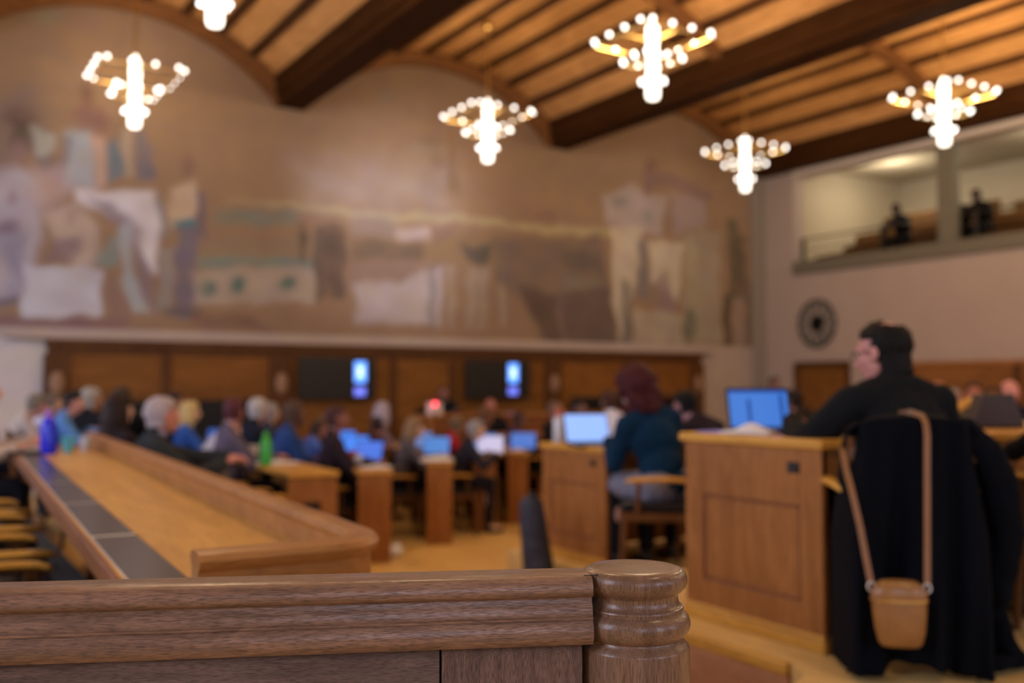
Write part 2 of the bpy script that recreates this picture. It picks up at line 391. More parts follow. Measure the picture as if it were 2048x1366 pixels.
def exec_mural(patch, blob):
    T = (118, 98, 84)
    # left group: generic standing and seated figures in faded rose, grey and teal
    patch([(-60, 215), (60, 175), (108, 230), (95, 300), (30, 330), (-60, 350)], (112, 88, 74), 0.12, 0.8)
    blob(40, 232, 42, 20, (95, 62, 50), 0.7)
    patch([(25, 235), (62, 240), (68, 300), (20, 300)], (66, 52, 42), 0.08, 0.8)
    patch([(66, 250), (110, 262), (104, 330), (80, 320)], (160, 150, 132), 0.06, 0.8)
    patch([(80, 315), (112, 310), (118, 345), (84, 345)], (84, 68, 66), 0.06, 0.7)
    blob(40, 305, 20, 27, (128, 92, 82), 0.9)
    patch([(-60, 350), (30, 338), (78, 362), (88, 430), (70, 520), (50, 600), (-60, 600)], (165, 146, 142), 0.1, 0.85)
    blob(22, 395, 8, 10, (120, 78, 72), 0.7)
    patch([(-50, 440), (30, 440), (40, 470), (10, 520), (-60, 540)], (126, 112, 118), 0.1, 0.7)
    blob(8, 452, 22, 16, (98, 58, 52), 0.7)
    patch([(8, 490), (50, 470), (42, 590), (10, 600)], (112, 98, 108), 0.08, 0.7)
    patch([(-50, 595), (42, 592), (42, 606), (-50, 606)], (66, 56, 60), 0.05, 0.8)
    # central standing pair
    blob(172, 192, 13, 22, (98, 62, 50), 0.8)
    patch([(140, 225), (165, 205), (205, 215), (222, 240), (215, 270), (165, 265)], (112, 72, 62), 0.08, 0.8)
    patch([(128, 262), (180, 262), (190, 380), (130, 380)], (150, 146, 140), 0.07, 0.85)
    patch([(126, 270), (140, 270), (134, 350), (120, 370)], (92, 76, 78), 0.05, 0.6)
    patch([(178, 270), (212, 275), (210, 370), (192, 376)], (176, 134, 112), 0.06, 0.8)
    patch([(212, 285), (240, 275), (252, 345), (214, 362)], (84, 98, 104), 0.06, 0.85)
    patch([(245, 262), (268, 258), (272, 350), (252, 356)], (160, 134, 112), 0.05, 0.6)
    patch([(277, 262), (305, 300), (312, 340), (300, 357), (275, 357)], (92, 84, 88), 0.05, 0.85)
    patch([(70, 340), (130, 330), (150, 385), (100, 420), (60, 400)], (168, 134, 122), 0.1, 0.7)
    # large pale block with a draped arch
    patch([(150, 385), (312, 380), (325, 420), (318, 540), (300, 540), (240, 440), (150, 410)], (196, 176, 166), 0.06, 0.9)
    patch([(165, 395), (225, 410), (285, 465), (305, 560), (318, 630), (290, 610), (262, 480), (200, 430)], (118, 96, 98), 0.06, 0.85)
    patch([(95, 420), (150, 412), (195, 450), (190, 520), (165, 545), (120, 500)], (176, 146, 122), 0.08, 0.8)
    blob(148, 432, 9, 15, (132, 100, 78), 0.7)
    patch([(108, 470), (165, 475), (150, 525), (95, 522)], (112, 84, 84), 0.06, 0.8)
    patch([(235, 455), (262, 455), (262, 540), (300, 630), (262, 630), (240, 560)], (150, 148, 142), 0.06, 0.8)
    patch([(178, 520), (225, 470), (238, 480), (222, 528)], (112, 118, 104), 0.05, 0.85)
    patch([(45, 535), (205, 535), (200, 632), (38, 632)], (178, 162, 154), 0.04, 0.95)
    patch([(214, 540), (240, 570), (255, 645), (215, 645)], (124, 90, 76), 0.05, 0.8)
    patch([(-60, 625), (250, 640), (250, 662), (-60, 658)], (112, 74, 72), 0.05, 0.8)
    # man standing at the block's edge
    blob(375, 335, 11, 22, (112, 76, 62), 0.85)
    patch([(335, 370), (392, 365), (392, 440), (380, 455), (340, 455)], (176, 142, 112), 0.07, 0.9)
    patch([(388, 380), (408, 385), (416, 480), (396, 482)], (92, 76, 78), 0.05, 0.85)
    patch([(318, 385), (330, 400), (336, 470), (322, 475)], (104, 106, 106), 0.05, 0.7)
    patch([(346, 440), (392, 438), (388, 460), (350, 462)], (24, 92, 98), 0.04, 0.9)
    patch([(352, 458), (392, 458), (386, 640), (352, 640)], (92, 82, 92), 0.05, 0.85)
    patch([(325, 500), (350, 500), (348, 620), (322, 620)], (132, 122, 108), 0.05, 0.7)
    patch([(330, 612), (400, 612), (398, 636), (335, 636)], (78, 66, 62), 0.05, 0.7)
    # long field with striped bands, three small openings with plants
    patch([(430, 415), (600, 425), (600, 452), (430, 445)], (104, 102, 84), 0.06, 0.8)
    patch([(395, 480), (640, 470), (640, 500), (395, 505)], (120, 98, 74), 0.1, 0.7)
    patch([(395, 515), (640, 510), (640, 532), (395, 540)], (98, 110, 96), 0.06, 0.8)
    patch([(385, 545), (640, 530), (640, 610), (385, 602)], (158, 134, 112), 0.06, 0.8)
    for x_ in (412, 480, 568): blob(x_, 574, 17, 13, (62, 86, 70), 0.9, -0.3); blob(x_+8, 568, 9, 5, (48, 78, 74), 0.8, -0.6)
    patch([(390, 622), (500, 625), (545, 655), (380, 655)], (108, 74, 58), 0.06, 0.85)
    patch([(455, 402), (640, 412), (960, 435), (1240, 462), (1240, 478), (960, 452), (640, 428)], (160, 134, 90), 0.04, 0.8)
    # small dark walking figures
    for x_, y0, y1, w, c in ((607, 460, 520, 9, (74, 56, 44)), (645, 465, 600, 14, (84, 66, 52)), (672, 462, 600, 18, (74, 56, 46)), (640, 480, 610, 10, (96, 74, 58))):
        blob(x_, y0, w*0.7, 10, c, 0.85); patch([(x_-w, y0+8), (x_+w, y0+8), (x_+w*0.8, y1), (x_-w*0.6, y1)], c, 0.04, 0.85)
    # meadow strip, carts and pale sheds
    patch([(700, 425), (790, 430), (800, 480), (700, 470)], (132, 110, 96), 0.08, 0.6)
    patch([(790, 452), (862, 455), (860, 478), (792, 478)], (176, 146, 130), 0.05, 0.8)
    patch([(700, 480), (845, 488), (845, 525), (700, 520)], (98, 76, 56), 0.07, 0.85)
    patch([(700, 530), (850, 525), (840, 560), (700, 560)], (128, 96, 78), 0.06, 0.7)
    patch([(705, 560), (800, 565), (890, 530), (880, 645), (710, 650)], (168, 144, 128), 0.07, 0.85)
    patch([(845, 468), (1000, 470), (1000, 530), (845, 520)], (122, 92, 56), 0.08, 0.6)
    patch([(925, 490), (985, 492), (975, 525), (935, 522)], (62, 58, 52), 0.05, 0.85)
    for x_ in (862, 905, 945, 965, 1005): patch([(x_-9, 530), (x_+9, 530), (x_+6, 655), (x_-8, 655)], (148, 124, 98) if x_ % 2 else (112, 98, 84), 0.04, 0.7)
    blob(890, 465, 22, 10, (118, 82, 72), 0.7); blob(1090, 430, 26, 9, (116, 76, 64), 0.8); blob(1045, 400, 14, 22, (134, 96, 72), 0.6)
    patch([(985, 480), (1200, 470), (1225, 600), (1235, 690), (1080, 690), (1050, 600), (985, 560)], (98, 78, 66), 0.1, 0.8)
    blob(1160, 520, 42, 22, (86, 70, 58), 0.7); blob(1165, 570, 36, 16, (118, 104, 84), 0.6)
    patch([(1040, 568), (1110, 590), (1120, 690), (1090, 690)], (72, 50, 38), 0.06, 0.8)
    patch([(1120, 590), (1215, 575), (1240, 690), (1130, 690)], (84, 62, 52), 0.07, 0.8)
    # right group: pale upright robed figures
    blob(1302, 335, 12, 22, (104, 68, 58), 0.85)
    patch([(1285, 350), (1345, 345), (1425, 385), (1420, 400), (1335, 372), (1290, 388)], (112, 80, 74), 0.06, 0.85)
    patch([(1205, 392), (1262, 368), (1290, 392), (1335, 395), (1325, 470), (1215, 450)], (160, 134, 122), 0.07, 0.85)
    blob(1240, 400, 12, 10, (96, 92, 84), 0.8); blob(1297, 430, 12, 11, (112, 108, 92), 0.8)
    patch([(1340, 385), (1410, 400), (1418, 450), (1350, 470)], (140, 112, 104), 0.08, 0.8)
    patch([(1225, 455), (1282, 455), (1275, 560), (1240, 680), (1225, 600)], (182, 156, 126), 0.06, 0.9)
    patch([(1275, 480), (1292, 480), (1300, 600), (1272, 590)], (104, 92, 84), 0.05, 0.85)
    patch([(1295, 480), (1365, 482), (1360, 600), (1300, 560)], (178, 152, 122), 0.06, 0.9)
    patch([(1310, 560), (1335, 545), (1352, 600), (1350, 680), (1300, 680)], (122, 94, 88), 0.05, 0.85)
    patch([(1270, 620), (1370, 625), (1368, 692), (1270, 692)], (154, 132, 104), 0.06, 0.8)
    patch([(1245, 560), (1262, 560), (1268, 690), (1240, 690)], (88, 80, 72), 0.05, 0.8)
    patch([(1368, 470), (1395, 465), (1410, 690), (1370, 690)], (146, 126, 98), 0.06, 0.8)
    blob(1380, 655, 12, 36, (62, 64, 50), 0.85)
    patch([(1400, 460), (1440, 470), (1445, 690), (1402, 690)], (142, 121, 97), 0.06, 0.8)
    patch([(1450, 440), (1470, 430), (1490, 520), (1490, 610), (1462, 600)], (74, 62, 44), 0.05, 0.85)
    patch([(1448, 590), (1462, 590), (1468, 695), (1448, 695)], (58, 50, 36), 0.04, 0.85)
    patch([(1465, 600), (1485, 590), (1492, 690), (1470, 690)], (142, 112, 92), 0.05, 0.8)
    blob(1478, 483, 18, 9, (84, 64, 44), 0.7)
    patch([(1490, 560), (1506, 560), (1508, 698), (1490, 698)], (92, 72, 58), 0.04, 0.7)
    # first patch paints in the wall's bright pool of light; rest is weathered sky
    patch([(600, 330), (900, 340), (900, 425), (620, 405)], (168, 142, 124), 0.5, 0.6)
    blob(95, 30, 30, 12, (112, 112, 84), 0.5); blob(80, 100, 22, 12, (112, 92, 70), 0.4); blob(765, 195, 14, 8, (112, 100, 78), 0.6); blob(850, 295, 40, 10, (126, 112, 90), 0.4)
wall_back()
def wall_with_windows(name, axis, c, a0, a1, z1, wins, m):
    """wall at x=c (axis X) or y=c (axis Y), openings (u0,u1,z0,z1)"""
    mb = MB(); t = 0.25
    def bx(u0, u1, za, zb):
        if u1-u0 < 1e-4 or zb-za < 1e-4: return
        if axis == 'X': mb.box(c-t, c, u0, u1, za, zb)
        else: mb.box(u0, u1, c-t, c, za, zb)
    u = a0
    for (u0, u1, za, zb) in wins:
        bx(u, u0, 0, z1); bx(u0, u1, 0, za); bx(u0, u1, zb, z1); u = u1
    bx(u, a1, 0, z1)
    return struct(mb.build(name, m))
WL = [(0.6, 2.4, 1.9, 4.3), (4.6, 6.4, 1.9, 4.3), (8.6, 10.4, 1.9, 4.3), (11.7, 13.5, 1.9, 4.3)]
WR = [(-2.4, -0.6, 1.7, 4.1), (1.6, 3.4, 1.7, 4.1), (5.6, 7.4, 1.7, 4.1)]
wall_with_windows('wall_left', 'X', XL, YR, YB, 7.4, WL, M_plaster_pale)
wall_with_windows('wall_rear', 'Y', YR, XL, XR, 7.4, WR, M_plaster_pale)
k = 0
for (ax, c, wins) in (('X', XL, WL), ('Y', YR, WR)):
    for (u0, u1, za, zb) in wins:
        k += 1
        fr = MB(); w = 0.06
        def bx(mb, a, b, p, q, d0, d1):
            if ax == 'X': mb.box(c-0.16+d0, c-0.16+d1, a, b, p, q)
            else: mb.box(a, b, c-0.16+d0, c-0.16+d1, p, q)
        bx(fr, u0, u0+w, za, zb, 0, 0.07); bx(fr, u1-w, u1, za, zb, 0, 0.07)
        bx(fr, u0+w, u1-w, za, za+w, 0, 0.07); bx(fr, u0+w, u1-w, zb-w, zb, 0, 0.07)
        um = (u0+u1)/2; bx(fr, um-0.025, um+0.025, za+w, zb-w, 0.01, 0.06)
        zm = za+(zb-za)*0.62; bx(fr, u0+w, um-0.025, zm-0.02, zm+0.02, 0.01, 0.06); bx(fr, um+0.025, u1-w, zm-0.02, zm+0.02, 0.01, 0.06)
        root = struct(empty('window_%d' % k))
        fr.build('window_frame', M_white, root)
        g = MB(); bx(g, u0+w, u1-w, za+w, zb-w, 0.03, 0.035); g.build('pane', M_glass, root)
# right wall: lower part, gallery opening above
struct(MB().box(XR, XR+0.3, YR, 12.75, 0, 3.72).box(XR, XR+0.3, 12.75, 14.12, 1.93, 3.72).box(XR, XR+0.3, 14.12, YB+0.2, 0, 7.4)
       .box(XR, XR+0.3, YR, 14.12, 5.84, 7.4).build('wall_right', M_plaster))
M_galfloor = mat('gallery floor boards', (0.10, 0.06, 0.03), 0.6)
struct(box('floor_gallery', M_galfloor, XR+0.3, 19.6, -1.0, 14.9, 3.6, 3.72))
struct(MB().box(19.4, 19.6, -1.0, 14.9, 3.72, 6.3).build('wall_gallery_back', M_gallery))
struct(MB().box(XR+0.3, 19.4, 14.6, 14.9, 3.72, 6.3).build('wall_gallery_far', M_gallery))
struct(MB().box(XR+0.3, 19.4, -1.0, -0.8, 3.72, 6.3).build('wall_gallery_near', M_gallery))
struct(box('ceiling_gallery', M_gallery, XR+0.3, 19.6, -1.0, 14.9, 6.1, 6.3))
# light of the gallery lamps
for y in (13.2, 9.6, 5.5):
    l = thing('gallery_ceiling_lamp', 'white round ceiling lamp inside the gallery' + {13.2: ' nearest the painted wall', 9.6: ' above the tiered benches', 5.5: ' farthest from the painted wall'}[y], 'lamp', (16.12, y, 6.1))
    MB().lathe([(0.17, -0.02), (0.19, 0.0)], 20).build('base', M_white, l)
    MB().lathe([(0.02, -0.06), (0.10, -0.055), (0.155, -0.04), (0.16, -0.02)], 20).build('shade', mat('lit lamp glass', (1, 1, 1), 0.5, emit=(1, 0.86, 0.6), es=4), l, smooth=True)
    pl = bpy.data.lights.new('gallery_lamp_light', 'POINT'); pl.energy = 52; pl.color = (1, 0.9, 0.72); pl.shadow_soft_size = 0.16
    po = bpy.data.objects.new('gallery_lamp_light', pl); COL.objects.link(po); po.location = (17.3, y, 5.6)
# gallery ledge, column
struct(MB().box(XR-0.06, XR+0.42, -1.0, 14.12, 3.72, 3.98).build('trim_3', M_greystone, bevel=0.02))
struct(MB().box(XR+0.02, XR+0.2, 10.52, 10.86, 3.98, 5.84).build('gallery_column', M_greystone, bevel=0.02))
struct(MB().box(XR+0.02, XR+0.34, 4.2, 4.5, 3.98, 5.84).build('gallery_column', M_greystone, bevel=0.02))
struct(MB().box(XR-0.03, XR+0.34, -1.0, 14.12, 5.72, 5.86).build('trim_4', M_plaster_pale))
rail = thing('gallery_railing', 'thin dark metal railing along the front ledge of the gallery', 'railing', (XR+0.15, 0, 3.98))
MB().tube([(0, -1.0, 0.46), (0, 14.05, 0.46)], 0.018, 8).build('handrail', M_darkmetal, rail, smooth=True)
MB().tube([(0, -1.0, 0.25), (0, 14.05, 0.25)], 0.009, 8).build('crossbar', M_darkmetal, rail, smooth=True)
for k in range(8):
    y = 14.0-1.9*k
    if abs(y-10.7) < 0.3: y -= 0.4
    MB().box(-0.02, 0.02, y-0.03, y+0.03, 0, 0.46).build('baluster', M_darkmetal, rail)
# corner pilaster, ledge above the wainscot
struct(MB().box(15.08, 15.4, YB-0.1, YB, 0, 6.1).build('trim_5', mat('grey stone', (0.3, 0.27, 0.24), 0.8), bevel=0.01))
struct(MB().box(1.2, 13.9, YB-0.14, YB, 2.13, 2.20).build('trim_6', M_plaster, bevel=0.01))
# wainscot on the back wall
def wainscot():
    root = empty('wainscot'); struct(root)
    x0, x1 = 1.72, 13.6
    y = YB
    MB().box(x0, x1, y-0.06, y, 0.0, 2.12).build('wainscot_board', M_pan, root)
    MB().box(x0-0.03, x1+0.03, y-0.13, y-0.06, 2.03, 2.12).box(x0, x1, y-0.09, y-0.06, 1.93, 2.03).build('cornice', M_pan_dark, root, bevel=0.008)
    MB().box(x0, x1, y-0.09, y-0.06, 0, 0.2).build('skirting', M_pan_dark, root, bevel=0.005)
    st = [x0+0.12, 3.3, 5.0, 6.9, 8.0, 10.05, 11.7, x1-0.12]
    for k, x in enumerate(st):
        w = 0.17 if k in (0, 2, 5, 7) else 0.07
        p = MB().box(x-w, x+w, y-0.12 if w > 0.1 else y-0.085, y-0.06, 0.2, 1.93).build('pilaster', M_pan_dark, root, bevel=0.01)
        if w > 0.1:
            MB().ball((x, y-0.14, 1.52), (0.10, 0.05, 0.17), 16).build('carved_boss', M_boss, p, smooth=True)
wainscot()
# wall bench under the wainscot
def wall_bench(x0, x1, lab):
    t = thing('wall_bench', lab, 'bench', ((x0+x1)/2, YB-0.42, 0), 0, 'dark benches along the painted wall')
    h = (x1-x0)/2
    MB().box(-h, h, -0.25, 0.2, 0.36, 0.47).build('seat', M_black, t, bevel=0.03)
    MB().box(-h, h, 0.2, 0.28, 0.3, 1.28).build('backrest', M_black, t, bevel=0.03)
    for s in (-h+0.1, 0, h-0.1): MB().box(s-0.03, s+0.03, -0.2, 0.18, 0, 0.36).build('leg', M_pan_dark, t)
wall_bench(2.1, 4.7, 'long black leather bench against the wainscot left of the first screen')
wall_bench(10.4, 13.2, 'long black leather bench against the wainscot right of the second screen')
# door and wainscot of the right wall
d = struct(empty('door_1', (XR, 13.44, 0)))
MB().box(-0.04, 0.12, -0.70, -0.62, 0, 1.95).box(-0.04, 0.12, 0.62, 0.70, 0, 1.95).box(-0.04, 0.12, -0.62, 0.62, 1.86, 1.95).build('door_frame', M_pan_dark, d, bevel=0.01)
lf = MB().box(0.03, 0.08, -0.62, 0.62, 0.005, 1.86).box(0.0, 0.03, -0.5, 0.5, 0.2, 0.85).box(0.0, 0.03, -0.5, 0.5, 1.0, 1.72).build('door_leaf', M_pan, d, bevel=0.008)
MB().tube([(0.0, -0.52, 1.0), (-0.06, -0.52, 1.0), (-0.06, -0.40, 1.0)], 0.01, 8).build('handle', M_brass, lf, smooth=True)
w = struct(empty('wainscot_right'))
MB().box(XR-0.05, XR, 3.0, 11.55, 0, 1.84).build('wainscot_board', wood('wainscot oak right', (0.17, 0.07, 0.02), (0.30, 0.13, 0.04), 'Y', 0.7, 0.42, 0.15, 0.5, 2.0), w)
MB().box(XR-0.08, XR, 3.0, 11.55, 1.84, 1.91).build('cornice', M_desk, w, bevel=0.01)
for y in (5.0, 7.2, 9.4): MB().box(XR-0.075, XR-0.05, y-0.06, y+0.06, 0, 1.84).build('pilaster', M_pan_dark, w)
# ------------------------------------------------------------------ vaulted ceiling
def bay(n, xa, xb):
    xc = (xa+xb)/2; hw = (xb-xa)/2-0.24; zs = 6.28; rise = 0.86
    Rv = (hw*hw+rise*rise)/(2*rise); cz = zs+rise-Rv; am = math.asin(hw/Rv)
    mb = MB(); prof = []        # (angle, radius, material)
    nb = 9; a = -am; step = 2*am/nb
    for i in range(nb):
        a0 = -am+i*step; bw = 0.055/Rv; gap = 0.03/Rv
        prof += [(a0, Rv-0.075, 1), (a0+bw, Rv-0.075, 1), (a0+bw, Rv, 1), (a0+bw+gap, Rv, 1), (a0+bw+gap, Rv-0.05, 1), (a0+2*bw+gap, Rv-0.05, 1), (a0+2*bw+gap, Rv-0.005, 0)]
        m_ = a0+2*bw+gap; e = a0+step
        prof += [(m_+(e-m_)*0.5, Rv-0.005, 0), (e, Rv-0.005, 1)]
    prof.append((am, Rv-0.075, 1))
    pts = [(xc+r*math.sin(t), cz+r*math.cos(t)) for t, r, _ in prof]
    ys = np.linspace(YR, YB, 9)
    vs = [(p[0], y, p[1]) for y in ys for p in pts]; n_ = len(pts)
    for j in range(len(ys)-1):
        for i in range(n_-1):
            mb.cur = prof[i][2]
            mb.add([], []); mb.f.append((j*n_+i, j*n_+i+1, (j+1)*n_+i+1, (j+1)*n_+i)); mb.mi.append(mb.cur)
    mb.v = vs
    me = bpy.data.meshes.new('ceiling'); me.from_pydata(mb.v, [], mb.f)
    me.materials.append(M_ceil); me.materials.append(M_ceil_rib); me.polygons.foreach_set('material_index', mb.mi)
    c = struct(link('ceiling_%d' % n, me))
    # roof slab above (closes the vault)
    struct(box('ceiling_slab_%d' % n, M_beam, xa, xb, YR, YB, 7.25, 7.4))
    # arch ribs: one on the painted wall, others across the bay
    def arch(y0, y1, rin, zin, m, nm):
        cc = zin-rin; hwi = hw+0.02; ai = math.asin(min(0.999, hwi/rin))
        a_ = np.linspace(-ai, ai, 29); ao = math.asin((hw)/(Rv+0.02))
        b_ = np.linspace(-ao, ao, 29)
        ins = [(xc+rin*math.sin(t), cc+rin*math.cos(t)) for t in a_]
        out = [(xc+(Rv+0.02)*math.sin(t), cz+(Rv+0.02)*math.cos(t)) for t in b_]
        v = []; f = []
        for y in (y0, y1):
            v += [(p[0], y, p[1]) for p in ins] + [(p[0], y, p[1]) for p in out]
        N_ = 29
        for i in range(N_-1):
            f += [(i, i+1, N_+i+1, N_+i), (2*N_+i, 3*N_+i, 3*N_+i+1, 2*N_+i+1), (i, 2*N_+i, 2*N_+i+1, i+1)]
        o = MB().add(v, f).build(nm, m, smooth=True, weld=False)
        return struct(o)
    arch(YB-0.16, YB, 3.02, 6.90, M_arch, 'trim_%d' % (20+n))
    for q, y in enumerate((10.5, 6.0, 1.5, -3.0)):
        arch(y-0.11, y+0.11, 3.62, 6.99, M_arch, 'trim_%d' % (30+4*n+q))
M_arch = wood('arch oak', (0.16, 0.07, 0.025), (0.28, 0.125, 0.045), 'X', 0.8, 0.5, 0.15, 0.4, 2.0)
for n in range(4): bay(n, BX[n], BX[n+1])
for n, x in enumerate(BX):
    if n == 0: continue
    mb = MB()
    # boxed beam with stepped sides
    h = 0.27 if n < 4 else 0.13
    x0 = x-0.27; x1 = x+0.27 if n < 4 else XR
    mb.box(x0, x1, YR, YB, 5.94, 7.3); mb.box(x0+0.04, x1-(0.04 if n < 4 else 0), YR, YB, 5.83, 5.94)
    mb.box(x0-0.03, x1+(0.03 if n < 4 else 0), YR, YB, 6.2, 6.27)
    struct(mb.build('trim_%d' % (10+n), M_beam, bevel=0.01))
# ================================================================== CHANDELIERS
bulb_me = None
def chandelier():
    global bulb_me
    t = empty('chandelier')
    # local z=0 is the lowest point of the glass
    MB().tube([(0, 0, 0.98), (0, 0, 2.12)], 0.012, 8).build('rod', M_brass, t, smooth=True)
    MB().lathe([(0.02, 2.06), (0.07, 2.10), (0.075, 2.19)], 16).build('ceiling_rose', M_brass, t, smooth=True)
    gl = MB().lathe([(0.03, 0.0), (0.066, 0.012), (0.078, 0.05), (0.078, 0.30), (0.05, 0.32), (0.062, 0.34), (0.072, 0.40), (0.072, 0.60), (0.05, 0.63), (0.066, 0.66), (0.07, 0.72), (0.066, 0.88), (0.04, 0.92), (0.02, 0.98)], 20)
    gl.build('glass_tube', M_tube, t, smooth=True)
    bl = MB().ball((0, 0, 0), 0.026, 12); proto = None
    for (z, h, nb) in ((0.74, 0.54, 4), (0.48, 0.275, 3), (0.22, 0.125, 2)):
        # square brass tray: flat band, open in the middle, with two cross bars
        b = MB(); w = 0.030; q = h-0.03
        b.box(-q, q, -q, -q+w, z-0.05, z-0.035).box(-q, q, q-w, q, z-0.05, z-0.035)
        b.box(-q, -q+w, -q+w, q-w, z-0.05, z-0.035).box(q-w, q, -q+w, q-w, z-0.05, z-0.035)
        b.box(-q, q, -0.012, 0.012, z-0.035, z-0.02).box(-0.012, 0.012, -q, q, z-0.035, z-0.02)
        b.build('brass_frame', M_brass, t)
        for s in range(4):
            for i in range(nb):
                u = -h*0.82 + 2*h*0.82*i/(nb-1) if nb > 2 else (-0.06, 0.06)[i]
                p = [(u, -h), (h, u), (-u, h), (-h, -u)][s]
                if proto is None:
                    proto = bl.build('bulb', M_bulb, t, smooth=True); o = proto
                else:
                    o = proto.copy(); COL.objects.link(o)
                o.location = (p[0], p[1], z)
    return t
ch0 = chandelier()
CH = [(2.6, 13.85, 'over the left of the painted wall, flat side towards us'),
      (7.65, 13.15, 'in front of the middle of the painted wall, between the two beams'),
      (12.7, 12.75, 'in front of the right end of the painted wall'),
      (7.65, 9.2, 'largest in view, hanging nearest in front of the middle beam'),
      (12.7, 8.8, 'in front of the grey gallery column'),
      (2.5, 9.5, 'cut off by the top picture edge, only lowest bulbs showing')]
EXTRA = [(2.6, 5.0), (7.65, 4.8), (12.7, 4.6), (2.6, 0.2), (7.65, 0.2), (12.7, 0.2)]
for i, (x, y, l) in enumerate(CH):
    c = ch0 if i == 0 else copy_tree(ch0)
    c.location = (x, y, 4.93)
    tag(c, 'square brass chandelier ' + l, 'chandelier', 'brass chandeliers under the vaults')
for i, (x, y) in enumerate([(c[0], c[1]) for c in CH] + EXTRA):
    pl = bpy.data.lights.new('chandelier_light', 'POINT'); pl.energy = LAMP*(1.6 if i > 5 else 0.5 if i < 3 else 2.3); pl.color = LAMPCOL; pl.shadow_soft_size = 0.3
    po = bpy.data.objects.new('chandelier_light', pl); COL.objects.link(po); po.location = (x, y, 5.85 if i < 6 else 5.5)

# ================================================================== SCREENS, CLOCK
M_scr1 = mat('lit blue video panel', (0, 0, 0), 0.4, emit=(0.12, 0.32, 1.0), es=2.3)
M_scr1w = mat('pale lit video panel', (0, 0, 0), 0.4, emit=(0.45, 0.62, 1.0), es=2.6)
M_scr1b = mat('violet lit video panel', (0, 0, 0), 0.4, emit=(0.16, 0.20, 0.9), es=1.6)
def wall_screen(x0, x1, lab, u):
    t = thing('wall_screen', lab, 'screen', ((x0+x1)/2, YB-0.2, 1.27), 0, 'flat screens on the wainscot')
    h = (x1-x0)/2
    MB().box(-h, h, -0.03, 0.03, 0, 0.66).build('housing', M_blackplastic, t, bevel=0.006)
    MB().box(-0.15, 0.15, 0.03, 0.12, 0.2, 0.45).build('bracket', M_darkmetal, t)
    p = MB().box(-h+0.02, h-0.02, -0.034, -0.03, 0.02, 0.64).build('display', M_blackplastic, t)
    a = x0+u-(x0+x1)/2
    MB().box(a, a+0.20, -0.036, -0.034, 0.27, 0.60).build('picture', M_scr1, p)
    MB().box(a+0.05, a+0.15, -0.038, -0.036, 0.36, 0.52).build('picture', M_scr1w, p)
    MB().box(a, a+0.19, -0.036, -0.034, 0.06, 0.19).build('picture', M_scr1b, p)
wall_screen(5.24, 6.52, 'black wall screen with blue picture strip, left of the two', 0.91)
wall_screen(8.18, 9.46, 'black wall screen with blue picture strip, right of the two', 0.83)
ck = thing('wall_clock', 'large round dark rimmed clock on the plaster above the door', 'clock', (XR-0.005, 13.53, 2.71))
Mx = Matrix.Rotation(R(-90), 4, 'Y')
MB().lathe([(0.47, 0.0), (0.48, 0.03), (0.45, 0.045), (0.43, 0.03), (0.43, 0.0)], 48, M=Mx).build('rim', M_darkmetal, ck, smooth=True)
MB().lathe([(0.43, 0.0), (0.43, 0.015)], 48, M=Mx).build('face', mat('clock face', (0.26, 0.23, 0.2), 0.6), ck)
for k in range(12):
    a = 2*PI*k/12; Rm = Matrix.Rotation(a, 4, 'X')
    MB().box(-0.03, -0.018, -0.022, 0.022, 0.29, 0.41, M=Rm).build('hour_mark', M_blackplastic, ck)
MB().lathe([(0.17, 0.015), (0.17, 0.022), (0.14, 0.022), (0.14, 0.015)], 32, M=Mx).build('inner_ring', M_blackplastic, ck)
MB().box(-0.04, -0.034, -0.025, 0.025, -0.06, 0.24, M=Matrix.Rotation(R(70), 4, 'X')).build('hour_hand', M_blackplastic, ck)
MB().box(-0.046, -0.04, -0.018, 0.018, -0.08, 0.36, M=Matrix.Rotation(R(150), 4, 'X')).build('minute_hand', M_blackplastic, ck)

# ================================================================== FOREGROUND PARAPET
par = thing('parapet', 'brown oak parapet with moulded handrail and turned post in the foreground', 'parapet', (0.823, 1.034, 0.0), -R(23.8) )
# local X runs along the rail (post at the origin), local -Y looks back to the camera
zt = 1.263
prof = [(0.048, 0), (0.0585, -0.0004), (0.0625, -0.002), (0.0668, -0.006), (0.0687, -0.012), (0.0688, -0.017), (0.0670, -0.023), (0.0625, -0.028), (0.0585, -0.031), (0.0565, -0.034), (0.0567, -0.039),
        (0.0585, -0.0445), (0.0615, -0.0480), (0.0632, -0.0485), (0.0640, -0.0505), (0.0632, -0.0525), (0.0632, -0.0545), (0.0665, -0.0565), (0.0702, -0.0610), (0.0722, -0.0670), (0.0725, -0.0720), (0.0710, -0.0780), (0.0680, -0.0830), (0.0640, -0.0865), (0.0625, -0.0880),
        (0.0628, -0.0895), (0.0660, -0.0940), (0.0705, -0.0985), (0.0712, -0.1015), (0.0712, -0.70)]
post = MB(); p2 = [(r, zt+z) for r, z in prof][::-1]
post.lathe(p2, 96)
po_ = post.build('newel_post', M_oak_post, par, smooth=True)
L0 = -1.75; L1 = -0.064
front = [(0.0, zt-0.0035), (-0.018, zt-0.0035), (-0.026, zt-0.006), (-0.0315, zt-0.012), (-0.0335, zt-0.019), (-0.0325, zt-0.025), (-0.028, zt-0.029), (-0.0235, zt-0.0300), (-0.0235, zt-0.0335),
         (-0.0275, zt-0.040), (-0.0300, zt-0.0485), (-0.0300, zt-0.0520), (-0.0325, zt-0.0535), (-0.0325, zt-0.0560), (-0.0305, zt-0.0570), (-0.0345, zt-0.064), (-0.0365, zt-0.072), (-0.0350, zt-0.081), (-0.0300, zt-0.0875), (-0.024, zt-0.0885)]
front = [(y-0.012, z) for y, z in front]
